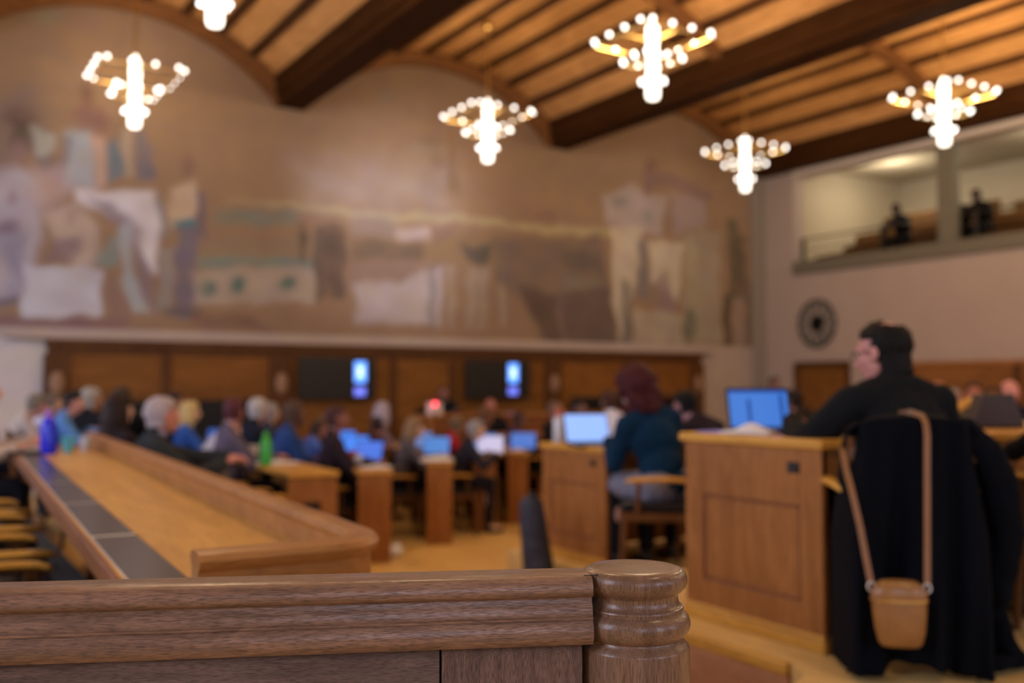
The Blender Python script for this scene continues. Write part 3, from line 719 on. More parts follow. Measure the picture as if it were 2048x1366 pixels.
back = [(0.028, zt-0.0885), (0.032, zt-0.08), (0.030, zt-0.06), (0.026, zt-0.04), (0.030, zt-0.03), (0.034, zt-0.019), (0.030, zt-0.008), (0.022, zt-0.0035)]
hr = MB().prism(front+back, L0, L1, 'X').build('handrail', M_oak_rail, par, smooth=True)
# infill panels with a chamfered top edge and open joints between them
def panel(a, b, m, yo):
    pr = [(-0.018-yo, zt-0.0885), (-0.020-yo, zt-0.0885), (-0.0235-yo, zt-0.093), (-0.0262-yo, zt-0.1005), (-0.0262-yo, zt-0.7), (0.018, zt-0.7), (0.018, zt-0.0885)]
    return MB().prism(pr, a, b, 'X').build('panel', m, par, smooth=True)
JX = -0.254
panel(L0, JX-0.0015, M_oak_panel, 0.004)
panel(JX+0.0015, -0.0755, M_oak_panel2, 0.004)
box('joint_strip', M_blackcloth, JX-0.004, JX+0.004, -0.012, 0.012, zt-0.7, zt-0.09, par)
MB().prism([(-0.074, -0.036), (-0.0585, -0.036), (-0.050, -0.02), (-0.047, -0.005), (-0.0475, -0.005), (-0.052, -0.019), (-0.0595, -0.0345), (-0.074, -0.0345)], zt-0.0036, zt-0.0026, 'Z').build('joint_line', M_blackcloth, par)
MB().box(L0, -0.07, -0.03, 0.03, 0.56, 0.60).build('plinth', M_oak_panel, par)

# ================================================================== LEFT LONG DESK
ld = thing('long_desk', 'long golden oak desk with inset grey pads running down the left', 'desk', (0.42, 2.18, 0.0), -R(2.6))
Lm = 5.65; zt_ = 1.07
MB().box(0.0, 0.50, -0.12, Lm, zt_-0.035, zt_).build('desktop', M_desktop, ld)
MB().box(0.012, 0.13, -0.08, Lm-0.1, zt_, zt_+0.002).build('pad_inlay', M_steel, ld)
for k in range(6):
    y = -0.02+0.89*k
    MB().box(0.014, 0.128, y-0.06 if k == 0 else y+0.0, y+0.845, zt_+0.002, zt_+0.0045).build('writing_pad', M_pad, ld)
MB().box(-0.015, 0.0, -0.12, Lm, zt_-0.05, zt_+0.004).build('edge_strip', M_redwood, ld, bevel=0.004)
# raised outer rail, rounded corner and the end ledge
path = [(0.50, Lm)] + [(0.50, 0.10)] + [(0.50-0.10*(1-math.cos(t)), 0.10-0.14*math.sin(t)-0.0) for t in np.linspace(0.2, PI/2, 8)] + [(0.11, -0.05)]
def sweep(path, prof):
    """prof: (offset to the outside, z) closed outline"""
    vs = []; fs = []; n = len(prof); P = [Vector((p[0], p[1], 0)) for p in path]
    for i, p in enumerate(P):
        t = (P[min(i+1, len(P)-1)]-P[max(i-1, 0)]).normalized(); nrm = Vector((-t.y, t.x, 0))
        for o, z in prof: vs.append(p + nrm*o + Vector((0, 0, z)))
    for i in range(len(P)-1):
        for k in range(n): fs.append((i*n+k, i*n+(k+1) % n, (i+1)*n+(k+1) % n, (i+1)*n+k))
    fs.append(tuple(range(n-1, -1, -1))); fs.append(tuple((len(P)-1)*n+k for k in range(n)))
    return MB().add(vs, fs)
rp = [(-0.005, zt_), (-0.005, zt_+0.055), (-0.018, zt_+0.062), (-0.022, zt_+0.073), (-0.015, zt_+0.084), (0.0, zt_+0.088), (0.035, zt_+0.088), (0.055, zt_+0.083), (0.064, zt_+0.07), (0.058, zt_+0.055), (0.045, zt_+0.045), (0.045, zt_-0.02), (0.03, zt_-0.04), (0.0, zt_-0.04)]
sweep(path, rp).build('outer_rail', M_desk, ld, smooth=True)
MB().box(0.50, 0.53, 0.08, Lm, 0.0, zt_-0.035).build('front_panel', M_deskZ, ld)
MB().box(0.06, 0.50, -0.06, -0.03, 0.30, zt_-0.035).build('end_panel', M_deskZ, ld)

# ================================================================== BLOCK DESKS WITH PANELLED ENDS
def panelled_desk(name, lab, x0, x1, y0, y1, zf, zt, plug=True):
    t = thing(name, lab, 'desk', (x0, y0, zf)); L = x1-x0; D = y1-y0; H = zt-zf
    MB().box(-0.02, L, -0.02, D+0.02, H-0.035, H).build('desktop', M_desktop, t, bevel=0.008)
    MB().box(0.008, L, 0.0, 0.02, H-0.16, H-0.035).build('apron', M_desk, t)
    MB().box(0.03, L, D-0.05, D-0.02, 0.02, H-0.035).build('modesty_panel', M_desk, t)
    e = MB().box(0.006, 0.03, 0, D, 0.0, H-0.035)
    sw = 0.10
    e.box(0.0, 0.006, 0, sw, 0, H-0.035).box(0.0, 0.006, D-sw, D, 0, H-0.035)
    e.box(0.0, 0.006, sw, D-sw, 0, 0.16).box(0.0, 0.006, sw, D-sw, H-0.24, H-0.035)
    ep = e.build('end_panel', M_deskZ, t, bevel=0.003)
    fr = MB(); a, b, c, d_ = sw, D-sw, 0.16, H-0.24
    for (p, q, r_, s_) in ((a, b, c, c+0.014), (a, b, d_-0.014, d_), (a, a+0.014, c, d_), (b-0.014, b, c, d_)): fr.box(0.001, 0.011, p, q, r_, s_)
    fr.build('panel_moulding', M_redwood, ep, bevel=0.003)
    MB().box(0.001, 0.008, a+0.03, b-0.03, c+0.03, d_-0.03).build('field', M_deskZ, ep, bevel=0.003)
    MB().box(-0.022, 0.006, -0.022, D, 0.0, 0.045).box(-0.012, 0.006, -0.012, D, 0.045, 0.06).build('plinth', M_desktop, t, bevel=0.006)
    if plug:
        s = MB().box(-0.006, 0.0, 0.10, 0.155, H-0.125, H-0.085).build('socket', M_socket, t, bevel=0.002)
        MB().lathe([(0.010, 0.0), (0.010, 0.002)], 12, c=(0, 0, 0), M=Matrix.Translation((-0.006, 0.128, H-0.105)) @ Matrix.Rotation(R(-90), 4, 'Y')).build('socket_hole', M_darkmetal, s)
    for q in (1.55, 3.1):
        if q < L-0.1: MB().box(q, q+0.03, 0.1, D-0.05, 0, H-0.035).build('divider', M_desk, t)
    MB().box(L-0.03, L, 0, D, 0, H-0.035).build('divider', M_desk, t)
    return t
panelled_desk('panelled_desk', 'golden oak desk with recessed end panel beside the man in the dark suit', 2.78, 6.4, 2.435, 3.15, 0.56, 1.305)
panelled_desk('panelled_desk', 'golden oak desk with plain end carrying the bottle and bright white laptop', 3.75, 6.15, 4.99, 5.70, 0.36, 1.11)
panelled_desk('panelled_desk', 'long golden oak desk behind the rounded wooden chair on the right', 6.35, 11.0, 5.15, 5.8, 0.36, 1.06, False)
panelled_desk('panelled_desk', 'golden oak desk near the right wall in front of the bald man', 10.4, 13.6, 7.05, 7.6, 0.18, 1.0, False)

# rows of the left and middle block: desks end-on
ROWS = [(2.43, 7.05, 3, 0.37, 4.6, 0.10, 0.86), (3.31, 7.85, 16, 0.28, 4.2, 0.0, 0.78), (4.25, 8.43, 18, 0.24, 3.6, 0.0, 0.78), (5.01, 8.90, 20, 0.24, 3.0, 0.0, 0.78), (5.62, 9.22, 22, 0.22, 2.4, 0.0, 0.78)]
RL = ['nearest the long left desk, with a dark socket on its end', 'second from the left, papers on its near end', 'third from the left in the middle block', 'fourth from the left in the middle block', 'narrowest and rightmost row of the middle block']
def rowpt(i, u, v, z=0):
    x, y, h, D, L, zf, zt = ROWS[i]; a = -R(h)
    return (x+u*math.cos(a)-v*math.sin(a), y+u*math.sin(a)+v*math.cos(a), z)
for i, (x, y, h, D, L, zf, zt) in enumerate(ROWS):
    t = thing('row_desk', 'oak bench desk, ' + RL[i], 'desk', (x, y, zf), -R(h), 'bench desks of the middle block')
    H = zt-zf
    MB().box(-0.01, D+0.01, -0.02, L, H-0.035, H).build('desktop', M_desktop, t, bevel=0.006)
    ep = MB().box(0, D, 0.0, 0.04, 0.0, H-0.035).box(0.0, D, -0.012, 0, 0, 0.07).build('end_panel', M_deskZ, t, bevel=0.003)
    MB().box(D-0.04, D, 0.04, L, 0.02, H-0.035).build('modesty_panel', M_desk, t)
    MB().box(0, D, L-0.04, L, 0, H-0.035).build('end_panel', M_deskZ, t)
    if i == 0: MB().box(0.10, 0.24, -0.008, 0.0, H-0.36, H-0.22).build('socket', M_socket, ep, bevel=0.01)
# front benches and the presidium
def front_desk(name, lab, x0, x1, y0, y1, zf, zt):
    t = thing(name, lab, 'desk', ((x0+x1)/2, y0, zf)); h = (x1-x0)/2; D = y1-y0; H = zt-zf
    MB().box(-h, h, 0.0, 0.04, 0.0, H-0.04).build('front_panel', M_redwood, t)
    MB().box(-h-0.03, h+0.03, -0.03, D, H-0.04, H).build('desktop', M_desk, t, bevel=0.008)
    for s in (-1, 1): MB().box(s*h-0.02, s*h+0.02, 0.04, D, 0, H-0.04).build('side_panel', M_redwood, t)
    n = max(2, int(2*h/0.7)); 
    for k in range(n+1): MB().box(-h+2*h*k/n-0.04, -h+2*h*k/n+0.04, -0.015, 0.0, 0.0, H-0.04).build('stile', M_desk, t, bevel=0.003)
front_desk('presidium_desk', 'high oak presidium desk with white papers under the right screen', 6.55, 10.3, 12.9, 13.6, 0.30, 1.06)
front_desk('front_bench', 'broad reddish oak bench front before the presidium', 6.75, 9.6, 11.3, 11.9, 0.0, 0.84)
# ================================================================== CHAIRS
def chair(kind='arm'):
    t = empty('armchair')
    MB().box(-0.21, 0.21, -0.22, 0.24, 0.36, 0.41).build('seat_frame', M_chairwood, t, bevel=0.008)
    MB().box(-0.20, 0.20, -0.21, 0.235, 0.41, 0.465).build('seat', M_black, t, bevel=0.022)
    for sx in (-1, 1):
        MB().tube([(sx*0.19, 0.21, 0.37), (sx*0.20, 0.235, 0.0)], [0.022, 0.015], 8).build('leg', M_chairwood, t, smooth=True)
        MB().tube([(sx*0.185, -0.20, 0.37), (sx*0.20, -0.27, 0.0)], [0.022, 0.015], 8).build('leg', M_chairwood, t, smooth=True)
        MB().tube([(sx*0.185, -0.20, 0.38), (sx*0.188, -0.225, 0.6), (sx*0.183, -0.262, 0.77)], [0.021, 0.019, 0.015], 8).build('back_post', M_chairwood, t, smooth=True)
        pts = [(sx*0.19, -0.225, 0.58), (sx*0.215, -0.15, 0.598), (sx*0.235, -0.02, 0.605), (sx*0.238, 0.09, 0.602), (sx*0.228, 0.16, 0.598), (sx*0.205, 0.195, 0.590)]
        ar = MB().tube(pts, [0.02, 0.026, 0.03, 0.03, 0.028, 0.02], 10, 0.55).build('armrest', M_desktop, t, smooth=True)
        MB().tube([(sx*0.21, 0.14, 0.40), (sx*0.23, 0.13, 0.59)], 0.016, 8).build('arm_support', M_chairwood, ar, smooth=True)
    # upholstered back with rounded wooden top
    n = 9; pts = []
    MB().prism([(-0.175, 0.50), (0.175, 0.50), (0.178, 0.70), (0.15, 0.755), (0.08, 0.785), (0.0, 0.795), (-0.08, 0.785), (-0.15, 0.755), (-0.178, 0.70)], -0.275, -0.225, 'Y').build('backrest', M_black, t, bevel=0.015)
    arc = [(0.187*math.cos(a), -0.262, 0.69+0.115*math.sin(a)) for a in np.linspace(0, PI, 15)]
    MB().tube(arc, 0.017, 8).build('top_rail', M_chairwood, t, smooth=True)
    return t
chair_proto = chair(); chair_used = [False]
def place_chair(x, y, z, heading, lab, group='wooden armchairs with black leather'):
    c = chair_proto if not chair_used[0] else copy_tree(chair_proto); chair_used[0] = True
    c.location = (x, y, z); c.rotation_euler = (0, 0, -R(heading))
    return tag(c, lab, 'chair', group)

# ================================================================== PEOPLE
_sph = {}
def sph(n=10):
    if n not in _sph:
        m = MB().ball((0, 0, 0), 1.0, n); _sph[n] = (np.array(m.v), m.f)
    return _sph[n]
class Blobs:
    """tapered limbs and ellipsoids that are fused into one continuous skin"""
    def __init__(s): s.v = []; s.f = []; s.n = 0
    def _add(s, v, f):
        s.v.append(np.asarray(v, float)); s.f += [tuple(i+s.n for i in q) for q in f]; s.n += len(v)
    def ell(s, c, r, M=None, n=12):
        v, f = sph(n); v = v*np.array(r if isinstance(r, (tuple, list)) else (r, r, r))
        if M is not None: v = v @ np.array(M.to_3x3()).T
        s._add(v+np.array(c), f)
    def cap(s, a, ra, b, rb, flat=1.0, n=12):
        a = Vector(a); b = Vector(b); ax = b-a; L = ax.length
        if L < 1e-5: return s.ell(a, ra)
        t = ax/L; u = t.cross(Vector((0, 0, 1)))
        if u.length < 1e-3: u = t.cross(Vector((0, 1, 0)))
        u.normalize(); w = t.cross(u)
        vs = []; fs = []; rings = []
        for k in range(5): th = PI/2*(k/4.0); rings.append((a-t*ra*math.cos(th), ra*math.sin(th)))
        for k in range(5): th = PI/2*(1-k/4.0); rings.append((b+t*rb*math.cos(th), rb*math.sin(th)))
        for c, r in rings:
            r = max(r, 1e-4)
            for k in range(n):
                q = 2*PI*k/n; vs.append(c+u*(r*math.cos(q))+w*(r*flat*math.sin(q)))
        m = len(rings)
        for i in range(m-1):
            for k in range(n): fs.append((i*n+k, i*n+(k+1) % n, (i+1)*n+(k+1) % n, (i+1)*n+k))
        fs.append(tuple(range(n-1, -1, -1))); fs.append(tuple((m-1)*n+k for k in range(n)))
        s._add([tuple(v) for v in vs], fs)
    def chain(s, pts, rs, flat=1.0):
        for i in range(len(pts)-1): s.cap(pts[i], rs[i], pts[i+1], rs[i+1], flat)
    def build(s, name, m, parent, vox=0.008, sm=3, disp=0.0, dscale=0.08):
        me = bpy.data.meshes.new(name); me.from_pydata(np.concatenate(s.v).tolist(), [], s.f)
        o = bpy.data.objects.new(name, me); COL.objects.link(o)
        r = o.modifiers.new('r', 'REMESH'); r.mode = 'VOXEL'; r.voxel_size = vox; r.use_smooth_shade = True
        if sm:
            q = o.modifiers.new('s', 'SMOOTH'); q.iterations = sm; q.factor = 0.5
        if disp:
            tx = bpy.data.textures.new('folds', 'CLOUDS'); tx.noise_scale = dscale
            d = o.modifiers.new('d', 'DISPLACE'); d.texture = tx; d.strength = disp; d.mid_level = 0.5
        dg = bpy.context.evaluated_depsgraph_get()
        m2 = bpy.data.meshes.new_from_object(o.evaluated_get(dg)); bpy.data.objects.remove(o); bpy.data.meshes.remove(me)
        m2.name = name; m2.materials.clear(); m2.materials.append(m)
        return link(name, m2, None, parent, smooth=True)

def rot2(yaw, pitch, roll=0.0):
    return Matrix.Rotation(yaw, 4, 'Z') @ Matrix.Rotation(-pitch, 4, 'X') @ Matrix.Rotation(roll, 4, 'Y')
def ik(s, t, l1, l2, pole):
    s = Vector(s); t = Vector(t); d = t-s; L = min(d.length, (l1+l2)*0.985); dn = d.normalized(); t = s+dn*L
    a = (l1*l1-l2*l2+L*L)/(2*L); h = math.sqrt(max(0, l1*l1-a*a))
    p = Vector(pole); p = p-dn*p.dot(dn); p.normalize()
    return s+dn*a+p*h, t
SK = {}
def skin(c):
    if c not in SK: SK[c] = mat('skin %d' % len(SK), s2l(c), 0.5, var=0.06, vscale=25)
    return SK[c]
CL = {}
def cloth(c, rough=0.9):
    if c not in CL: CL[c] = mat('fabric %d' % len(CL), s2l(c), rough, var=0.12, vscale=20, bump=0.3, bscale=300, spec=0.2)
    return CL[c]
HM = {}
def hairmat(c):
    if c not in HM:
        HM[c] = mat('hair %d' % len(HM), s2l(c), 0.6, spec=0.2, var=0.35, vscale=60, bump=0.8, bscale=150)
    return HM[c]

def hand(B, w, d, n, side, sc=1.0, curl=0.35, spread=0.10):
    """palm and five fingers; w wrist, d pointing direction, n back-of-hand normal, side +1 thumb along +(d x n)"""
    d = Vector(d).normalized(); n = Vector(n); n = (n-d*n.dot(d)).normalized(); u = d.cross(n)*side
    k = sc
    B.cap(w, 0.026*k, w+d*0.03*k, 0.027*k, 0.75)
    for i, (off, L, r) in enumerate(((0.030, 0.070, 0.0088), (0.010, 0.078, 0.0092), (-0.011, 0.072, 0.0088), (-0.031, 0.056, 0.0078))):
        kn = w+d*(0.092-0.004*abs(i-1))*k+u*off*k
        B.cap(w+d*0.02*k+u*off*0.55*k, 0.0145*k, kn, 0.0115*k)
        dd = (d+u*(off*spread*22*0.1)).normalized(); p = kn; ang = curl*(1+0.18*i)
        for s_, fr in enumerate((0.45, 0.30, 0.25)):
            ang2 = ang*(0.7+0.5*s_)*(1 if s_ == 0 else 1.3)
            q = Matrix.Rotation(-ang2 if True else 0, 3, d.cross(n)) if False else None
            dd = (dd*math.cos(ang2)-n*math.sin(ang2)).normalized()
            e = p+dd*(L*fr)*k
            B.cap(p, r*k*(1-0.06*s_), e, r*k*(0.94-0.07*s_)); p = e
            nn = None
            n_ = dd.cross(u*side) if False else n
    tb = w+d*0.028*k+u*0.026*k
    t1 = tb+(d*0.55+u*0.75-n*0.35).normalized()*0.038*k
    t2 = t1+(d*0.85+u*0.40-n*0.30).normalized()*0.030*k
    t3 = t2+(d*0.95+u*0.15-n*0.30).normalized()*0.024*k
    B.cap(tb, 0.015*k, t1, 0.0115*k); B.cap(t1, 0.011*k, t2, 0.0098*k); B.cap(t2, 0.0096*k, t3, 0.0085*k)

def head_blobs(B, c, M, k=1.0):
    def P(x, y, z): return Vector(c)+(M.to_3x3() @ Vector((x, y, z)))*k
    B.ell(P(0, -0.012, 0.025), (0.074*k, 0.094*k, 0.082*k), M, 16)
    B.ell(P(0, 0.022, -0.025), (0.060*k, 0.066*k, 0.078*k), M, 14)
    B.ell(P(0, 0.045, -0.078), (0.036*k, 0.036*k, 0.030*k), M)       # chin
    B.cap(P(-0.047, 0.0, -0.055), 0.022*k, P(-0.018, 0.05, -0.085), 0.020*k)
    B.cap(P(0.047, 0.0, -0.055), 0.022*k, P(0.018, 0.05, -0.085), 0.020*k)
    B.cap(P(-0.035, 0.072, 0.022), 0.0125*k, P(0.035, 0.072, 0.022), 0.0125*k)      # brow
    B.ell(P(-0.037, 0.060, -0.022), (0.021*k, 0.020*k, 0.019*k), M); B.ell(P(0.037, 0.060, -0.022), (0.021*k, 0.020*k, 0.019*k), M)
    B.cap(P(0, 0.083, 0.012), 0.0095*k, P(0, 0.108, -0.026), 0.0125*k)     # nose
    B.ell(P(-0.011, 0.095, -0.030), 0.0095*k, M); B.ell(P(0.011, 0.095, -0.030), 0.0095*k, M)
    B.cap(P(-0.019, 0.080, -0.052), 0.0075*k, P(0.019, 0.080, -0.052), 0.0075*k); B.cap(P(-0.016, 0.079, -0.063), 0.008*k, P(0.016, 0.079, -0.063), 0.008*k)
    B.cap(P(0, 0.085, -0.051), 0.006*k, P(0, 0.086, -0.052), 0.006*k)
    for s in (-1, 1):
        Me = M @ Matrix.Rotation(R(18)*s, 4, 'Z')
        B.ell(P(s*0.077, -0.008, -0.005), (0.009*k, 0.020*k, 0.032*k), Me)
        B.ell(P(s*0.074, 0.002, -0.028), (0.008*k, 0.010*k, 0.012*k), Me)
    return P

def hair_blobs(P, style, rng):
    H = Blobs()
    def allowed(d):
        x, y, z = d
        if style == 'bald': return z < 0.35 and z > -0.45 and y < 0.15
        if style == 'crown': return not (y < 0.0 and z > 0.62 and abs(x) < 0.45 and y > -0.78) and (z > 0.30 or y < 0.18) and z > -0.72 and not (y > 0.62 and z < 0.55)
        return (z > 0.30 or y < 0.15) and z > (-0.95 if style in ('long', 'curly', 'bob') else -0.66) and not (y > 0.68 and z < 0.62)
    N = 210; ga = PI*(3-math.sqrt(5))
    for i in range(N):
        z = 1-2*(i+0.5)/N; r = math.sqrt(1-z*z); a = ga*i
        x, y = r*math.cos(a), r*math.sin(a)
        if not allowed((x, y, z)): continue
        c = (0.074*x, -0.012+0.095*y, 0.025+0.083*z)
        t = {'short': 0.012, 'crown': 0.013, 'bald': 0.007, 'grey': 0.016, 'bob': 0.024, 'long': 0.022, 'curly': 0.036}[style]
        s = t*(0.8+0.5*rng.random())
        if style == 'curly':
            c = tuple(q*(1.13+0.12*rng.random()) for q in c); s = 0.030+0.014*rng.random()
        H.ell(P(*c), s if style == 'curly' else max(s, 0.013), None, 8)
    if style in ('short', 'crown', 'grey'):
        for i in range(15):
            a = PI*(0.06+0.88*i/14.0)+PI
            for zz in ((-0.035, -0.06, -0.085) if style == 'crown' else (-0.035, -0.058)):
                H.ell(P(0.064*math.cos(a), -0.012+0.075*math.sin(a), zz), 0.015, None, 8)
    if style == 'curly':
        for i in range(46):
            a = PI*(0.02+0.96*rng.random())+PI; rr = 0.095+0.035*rng.random()
            H.ell(P(rr*math.cos(a), -0.02+rr*0.9*math.sin(a), -0.04-0.10*rng.random()), 0.026+0.014*rng.random(), None, 8)
    if style in ('long', 'bob'):
        L = 0.26 if style == 'long' else 0.10
        for i in range(19):
            a = PI+PI*(i/18.0); x = 0.085*math.cos(a); y = -0.015+0.095*math.sin(a)
            H.chain([P(x, y, 0.0), P(x*1.12, y*1.1-0.005, -0.07), P(x*1.05, y*1.05-0.01, -0.07-L*(0.85+0.25*rng.random()))], [0.024, 0.026, 0.014])
    return H
eye_me = {}
PERSON_N = [0]
def person(label, x, y, zf, heading, pose='desk', lean=0.12, side=0.0, yaw=0.0, pitch=0.0, sc=1.0, wd=1.0, sk=(196, 146, 122), hair=('short', (60, 42, 30)), top=(40, 42, 50), kind='jumper',
           legs=(30, 30, 36), vox=0.009, glasses=False, group='people seated in the hall', lh=None, rh=None, shirt=None, seat=0.45, standing=False, neckf=0.02, elb=0.55, hk=1.0, pz=-0.6, skirt=None):
    """heading: degrees clockwise from the long axis of the hall; local +Y is where the body faces"""
    PERSON_N[0] += 1
    rng = random.Random(PERSON_N[0]*7+3)
    t = thing('person', label, 'person', (x, y, zf), -R(heading), group)
    k = sc; w = wd
    z0 = seat+0.09*k if not standing else 0.93*k
    Rl = Matrix.Rotation(-lean, 4, 'X') @ Matrix.Rotation(side, 4, 'Y')
    def T(x_, y_, z_): return Vector((0, 0, z0)) + (Rl @ Vector((x_*k, y_*k, z_*k)))
    B = Blobs()
    hip = [T(-0.085*w, 0, 0), T(0.085*w, 0, 0)]
    B.cap(hip[0], 0.095*k*w, hip[1], 0.095*k*w)
    B.ell(T(0, 0.0, 0.14), (0.135*k*w, 0.10*k*w, 0.13*k), Rl); B.ell(T(0, 0.01, 0.33), (0.158*k*w, 0.108*k*w, 0.17*k), Rl)
    B.cap(T(-0.125*w, -0.005, 0.435), 0.056*k, T(0.125*w, -0.005, 0.435), 0.056*k)
    for s in (-1, 1): B.cap(T(0, -0.012, 0.50), 0.05*k, T(s*0.125*w, -0.012, 0.455), 0.05*k)
    nb = T(0, 0.0, 0.49); hc = nb+Rl.to_3x3() @ Vector((0, neckf*k, 0.185*k*0.9))
    if pitch > 0.2: hc = hc+Vector((0, 0.04*k*pitch/0.4, -0.015*k))
    B.cap(nb, 0.058*k, hc+Vector((0, -0.012*k, -0.06*k)), 0.052*k)
    Mh = rot2(yaw, pitch); P = head_blobs(B, hc, Mh, k*hk)
    # legs
    knee = []; ank = []
    for i, s in enumerate((-1, 1)):
        if standing: kn = Vector((s*0.095*k, 0.015, 0.49*k)); an = Vector((s*0.10*k, -0.01, 0.075*k))
        else: kn = Vector((s*0.115*k, 0.42*k, seat+0.075*k)); an = Vector((s*0.12*k, 0.40*k, 0.075))
        knee.append(kn); ank.append(an)
        B.cap(hip[i], 0.085*k*w, kn, 0.056*k); B.cap(kn, 0.054*k, kn.lerp(an, 0.35)+Vector((0, -0.012, 0)), 0.053*k); B.cap(kn.lerp(an, 0.35)+Vector((0, -0.012, 0)), 0.053*k, an, 0.034*k)
        B.cap(an, 0.036*k, an+Vector((s*0.01, 0.13*k, -0.035*k)), 0.024*k)
    # arms
    tgt = {'desk': (Vector((-0.16, 0.40, 0.80)), Vector((0.15, 0.42, 0.80))), 'lap': (Vector((-0.10, 0.26, 0.66)), Vector((0.10, 0.27, 0.66))),
           'chin': (Vector((-0.12, 0.36, 0.80)), None), 'fold': (Vector((0.02, 0.22, 0.82)), Vector((-0.03, 0.24, 0.85))), 'side': (Vector((-0.26, 0.06, 0.80)), Vector((0.26, 0.06, 0.80))),
           'reach': (Vector((-0.14, 0.52, 0.84)), Vector((0.22, 0.40, 0.80)))}[pose]
    tgt = list(tgt)
    if not standing: tgt = [Vector((v.x, v.y, v.z+(seat-0.45))) if v is not None else None for v in tgt]
    if lh is not None: tgt[0] = Vector(lh)
    if rh is not None: tgt[1] = Vector(rh)
    if tgt[1] is None: tgt[1] = P(0.045, 0.085, -0.13)
    sh = [T(-0.168*w, -0.005, 0.43), T(0.168*w, -0.005, 0.43)]; el = []; wr = []
    for i, s in enumerate((-1, 1)):
        e, ww = ik(sh[i], tgt[i], 0.285*k, 0.255*k, (s*elb, -0.45, pz))
        el.append(e); wr.append(ww)
        B.cap(sh[i], 0.050*k*w, e, 0.038*k); B.cap(e, 0.038*k, e.lerp(ww, 0.3), 0.037*k); B.cap(e.lerp(ww, 0.3), 0.037*k, ww, 0.024*k)
        fd = (ww-e).normalized(); flat_ = Vector((0, 0, 1)) if abs(fd.z) < 0.75 else Vector((s*1.0, 0, 0.2))
        if pose == 'desk' or (pose in ('chin', 'reach') and i == 0): fd = Vector((fd.x-0.25*s, fd.y, fd.z*0.15)); flat_ = Vector((0, 0, 1))
        hand(B, ww, fd, flat_, -s, k, 0.42 if pose != 'fold' else 0.25)
    body = B.build('body', skin(sk), t, vox, 2)
    # hair
    H = hair_blobs(P, hair[0], rng); H.build('hair', hairmat(hair[1]), t, max(0.008, vox), 1, 0.012 if hair[0] == 'curly' else 0.006, 0.02)
    # eyes
    for s in (-1, 1):
        e = MB().ball(P(s*0.030, 0.0675, 0.001), 0.0105*k, 10).build('eye', M_eye, t, smooth=True)
        MB().ball(P(s*0.030, 0.0752, 0.001), 0.0048*k, 8).build('iris', M_iris, e, smooth=True)
    if glasses:
        g = MB()
        for s in (-1, 1):
            c0 = [P(s*0.032+0.024*math.cos(a), 0.094, 0.002+0.018*math.sin(a)) for a in np.linspace(0, 2*PI, 17)]
            g.tube(c0, 0.0018, 6); g.tube([P(s*0.056, 0.094, 0.006), P(s*0.074, 0.06, 0.006), P(s*0.080, -0.01, 0.004)], 0.0018, 6)
        g.tube([P(-0.008, 0.094, 0.004), P(0.008, 0.094, 0.004)], 0.0018, 6)
        g.build('glasses', M_blackplastic, t, smooth=True)
    # upper clothes
    G = Blobs(); i_ = 0.016 if kind != 'suit' else 0.024
    G.ell(T(0, 0.0, 0.13), ((0.135*w+i_)*k, (0.10*w+i_)*k, 0.15*k), Rl); G.ell(T(0, 0.01, 0.33), ((0.158*w+i_)*k, (0.108+i_)*k*w, 0.175*k), Rl)
    G.ell(T(0, 0.0, 0.0), ((0.165*w+i_)*k, (0.115*w+i_)*k, 0.11*k), Rl)
    G.cap(T(-0.125*w, -0.005, 0.432), (0.056+i_)*k, T(0.125*w, -0.005, 0.432), (0.056+i_)*k)
    for s in (-1, 1): G.cap(T(0, -0.014, 0.49), (0.050+i_)*k, T(s*0.125*w, -0.012, 0.448), (0.048+i_)*k)
    G.cap(T(0, -0.01, 0.49), 0.066*k, T(0, -0.006, 0.515 if kind != 'suit' else 0.53), 0.064*k)
    for i in range(2):
        we = el[i].lerp(wr[i], 0.90)
        G.cap(sh[i], (0.050*w+i_)*k, el[i], (0.040+i_)*k); G.cap(el[i], (0.041+i_)*k, we, (0.027+i_*0.9)*k)
    if standing: G.cap(T(-0.07, 0, -0.03), 0.12*k, T(0.07, 0, -0.03), 0.12*k)
    G.build({'suit': 'jacket', 'shirt': 'shirt', 'jumper': 'jumper'}[kind], cloth(top), t, max(vox, 0.009), 2, 0.016, 0.07)
    if shirt is not None:
        Q = Blobs()
        for a in np.linspace(0, 2*PI, 15)[:-1]:
            c = nb.lerp(hc+Vector((0, -0.012*k, -0.06*k)), 0.42)+Vector((0.056*k*math.cos(a), 0.056*k*math.sin(a)+0.0, 0.006*math.sin(a+PI/2)))
            Q.ell(c, (0.012*k, 0.012*k, 0.020*k), None, 8)
        Q.build('shirt_collar', cloth(shirt), t, 0.007, 1)
    # trousers and shoes
    G = Blobs()
    G.cap(hip[0], 0.105*k*w, hip[1], 0.105*k*w)
    for i, s in enumerate((-1, 1)):
        G.cap(hip[i], 0.098*k*w, knee[i], 0.068*k); G.cap(knee[i], 0.067*k, knee[i].lerp(ank[i], 0.88), 0.056*k)
    G.build('trousers', cloth(legs), t, max(vox, 0.010), 2, 0.012, 0.07)
    if skirt is not None:
        G = Blobs(); G.cap(hip[0], 0.115*k*w, hip[1], 0.115*k*w)
        for i in range(2): G.cap(hip[i], 0.112*k*w, knee[i], 0.075*k)
        G.cap(hip[0].lerp(knee[0], 0.5), 0.09*k, hip[1].lerp(knee[1], 0.5), 0.09*k)
        G.build('skirt', cloth(skirt), t, 0.010, 2, 0.014, 0.06)
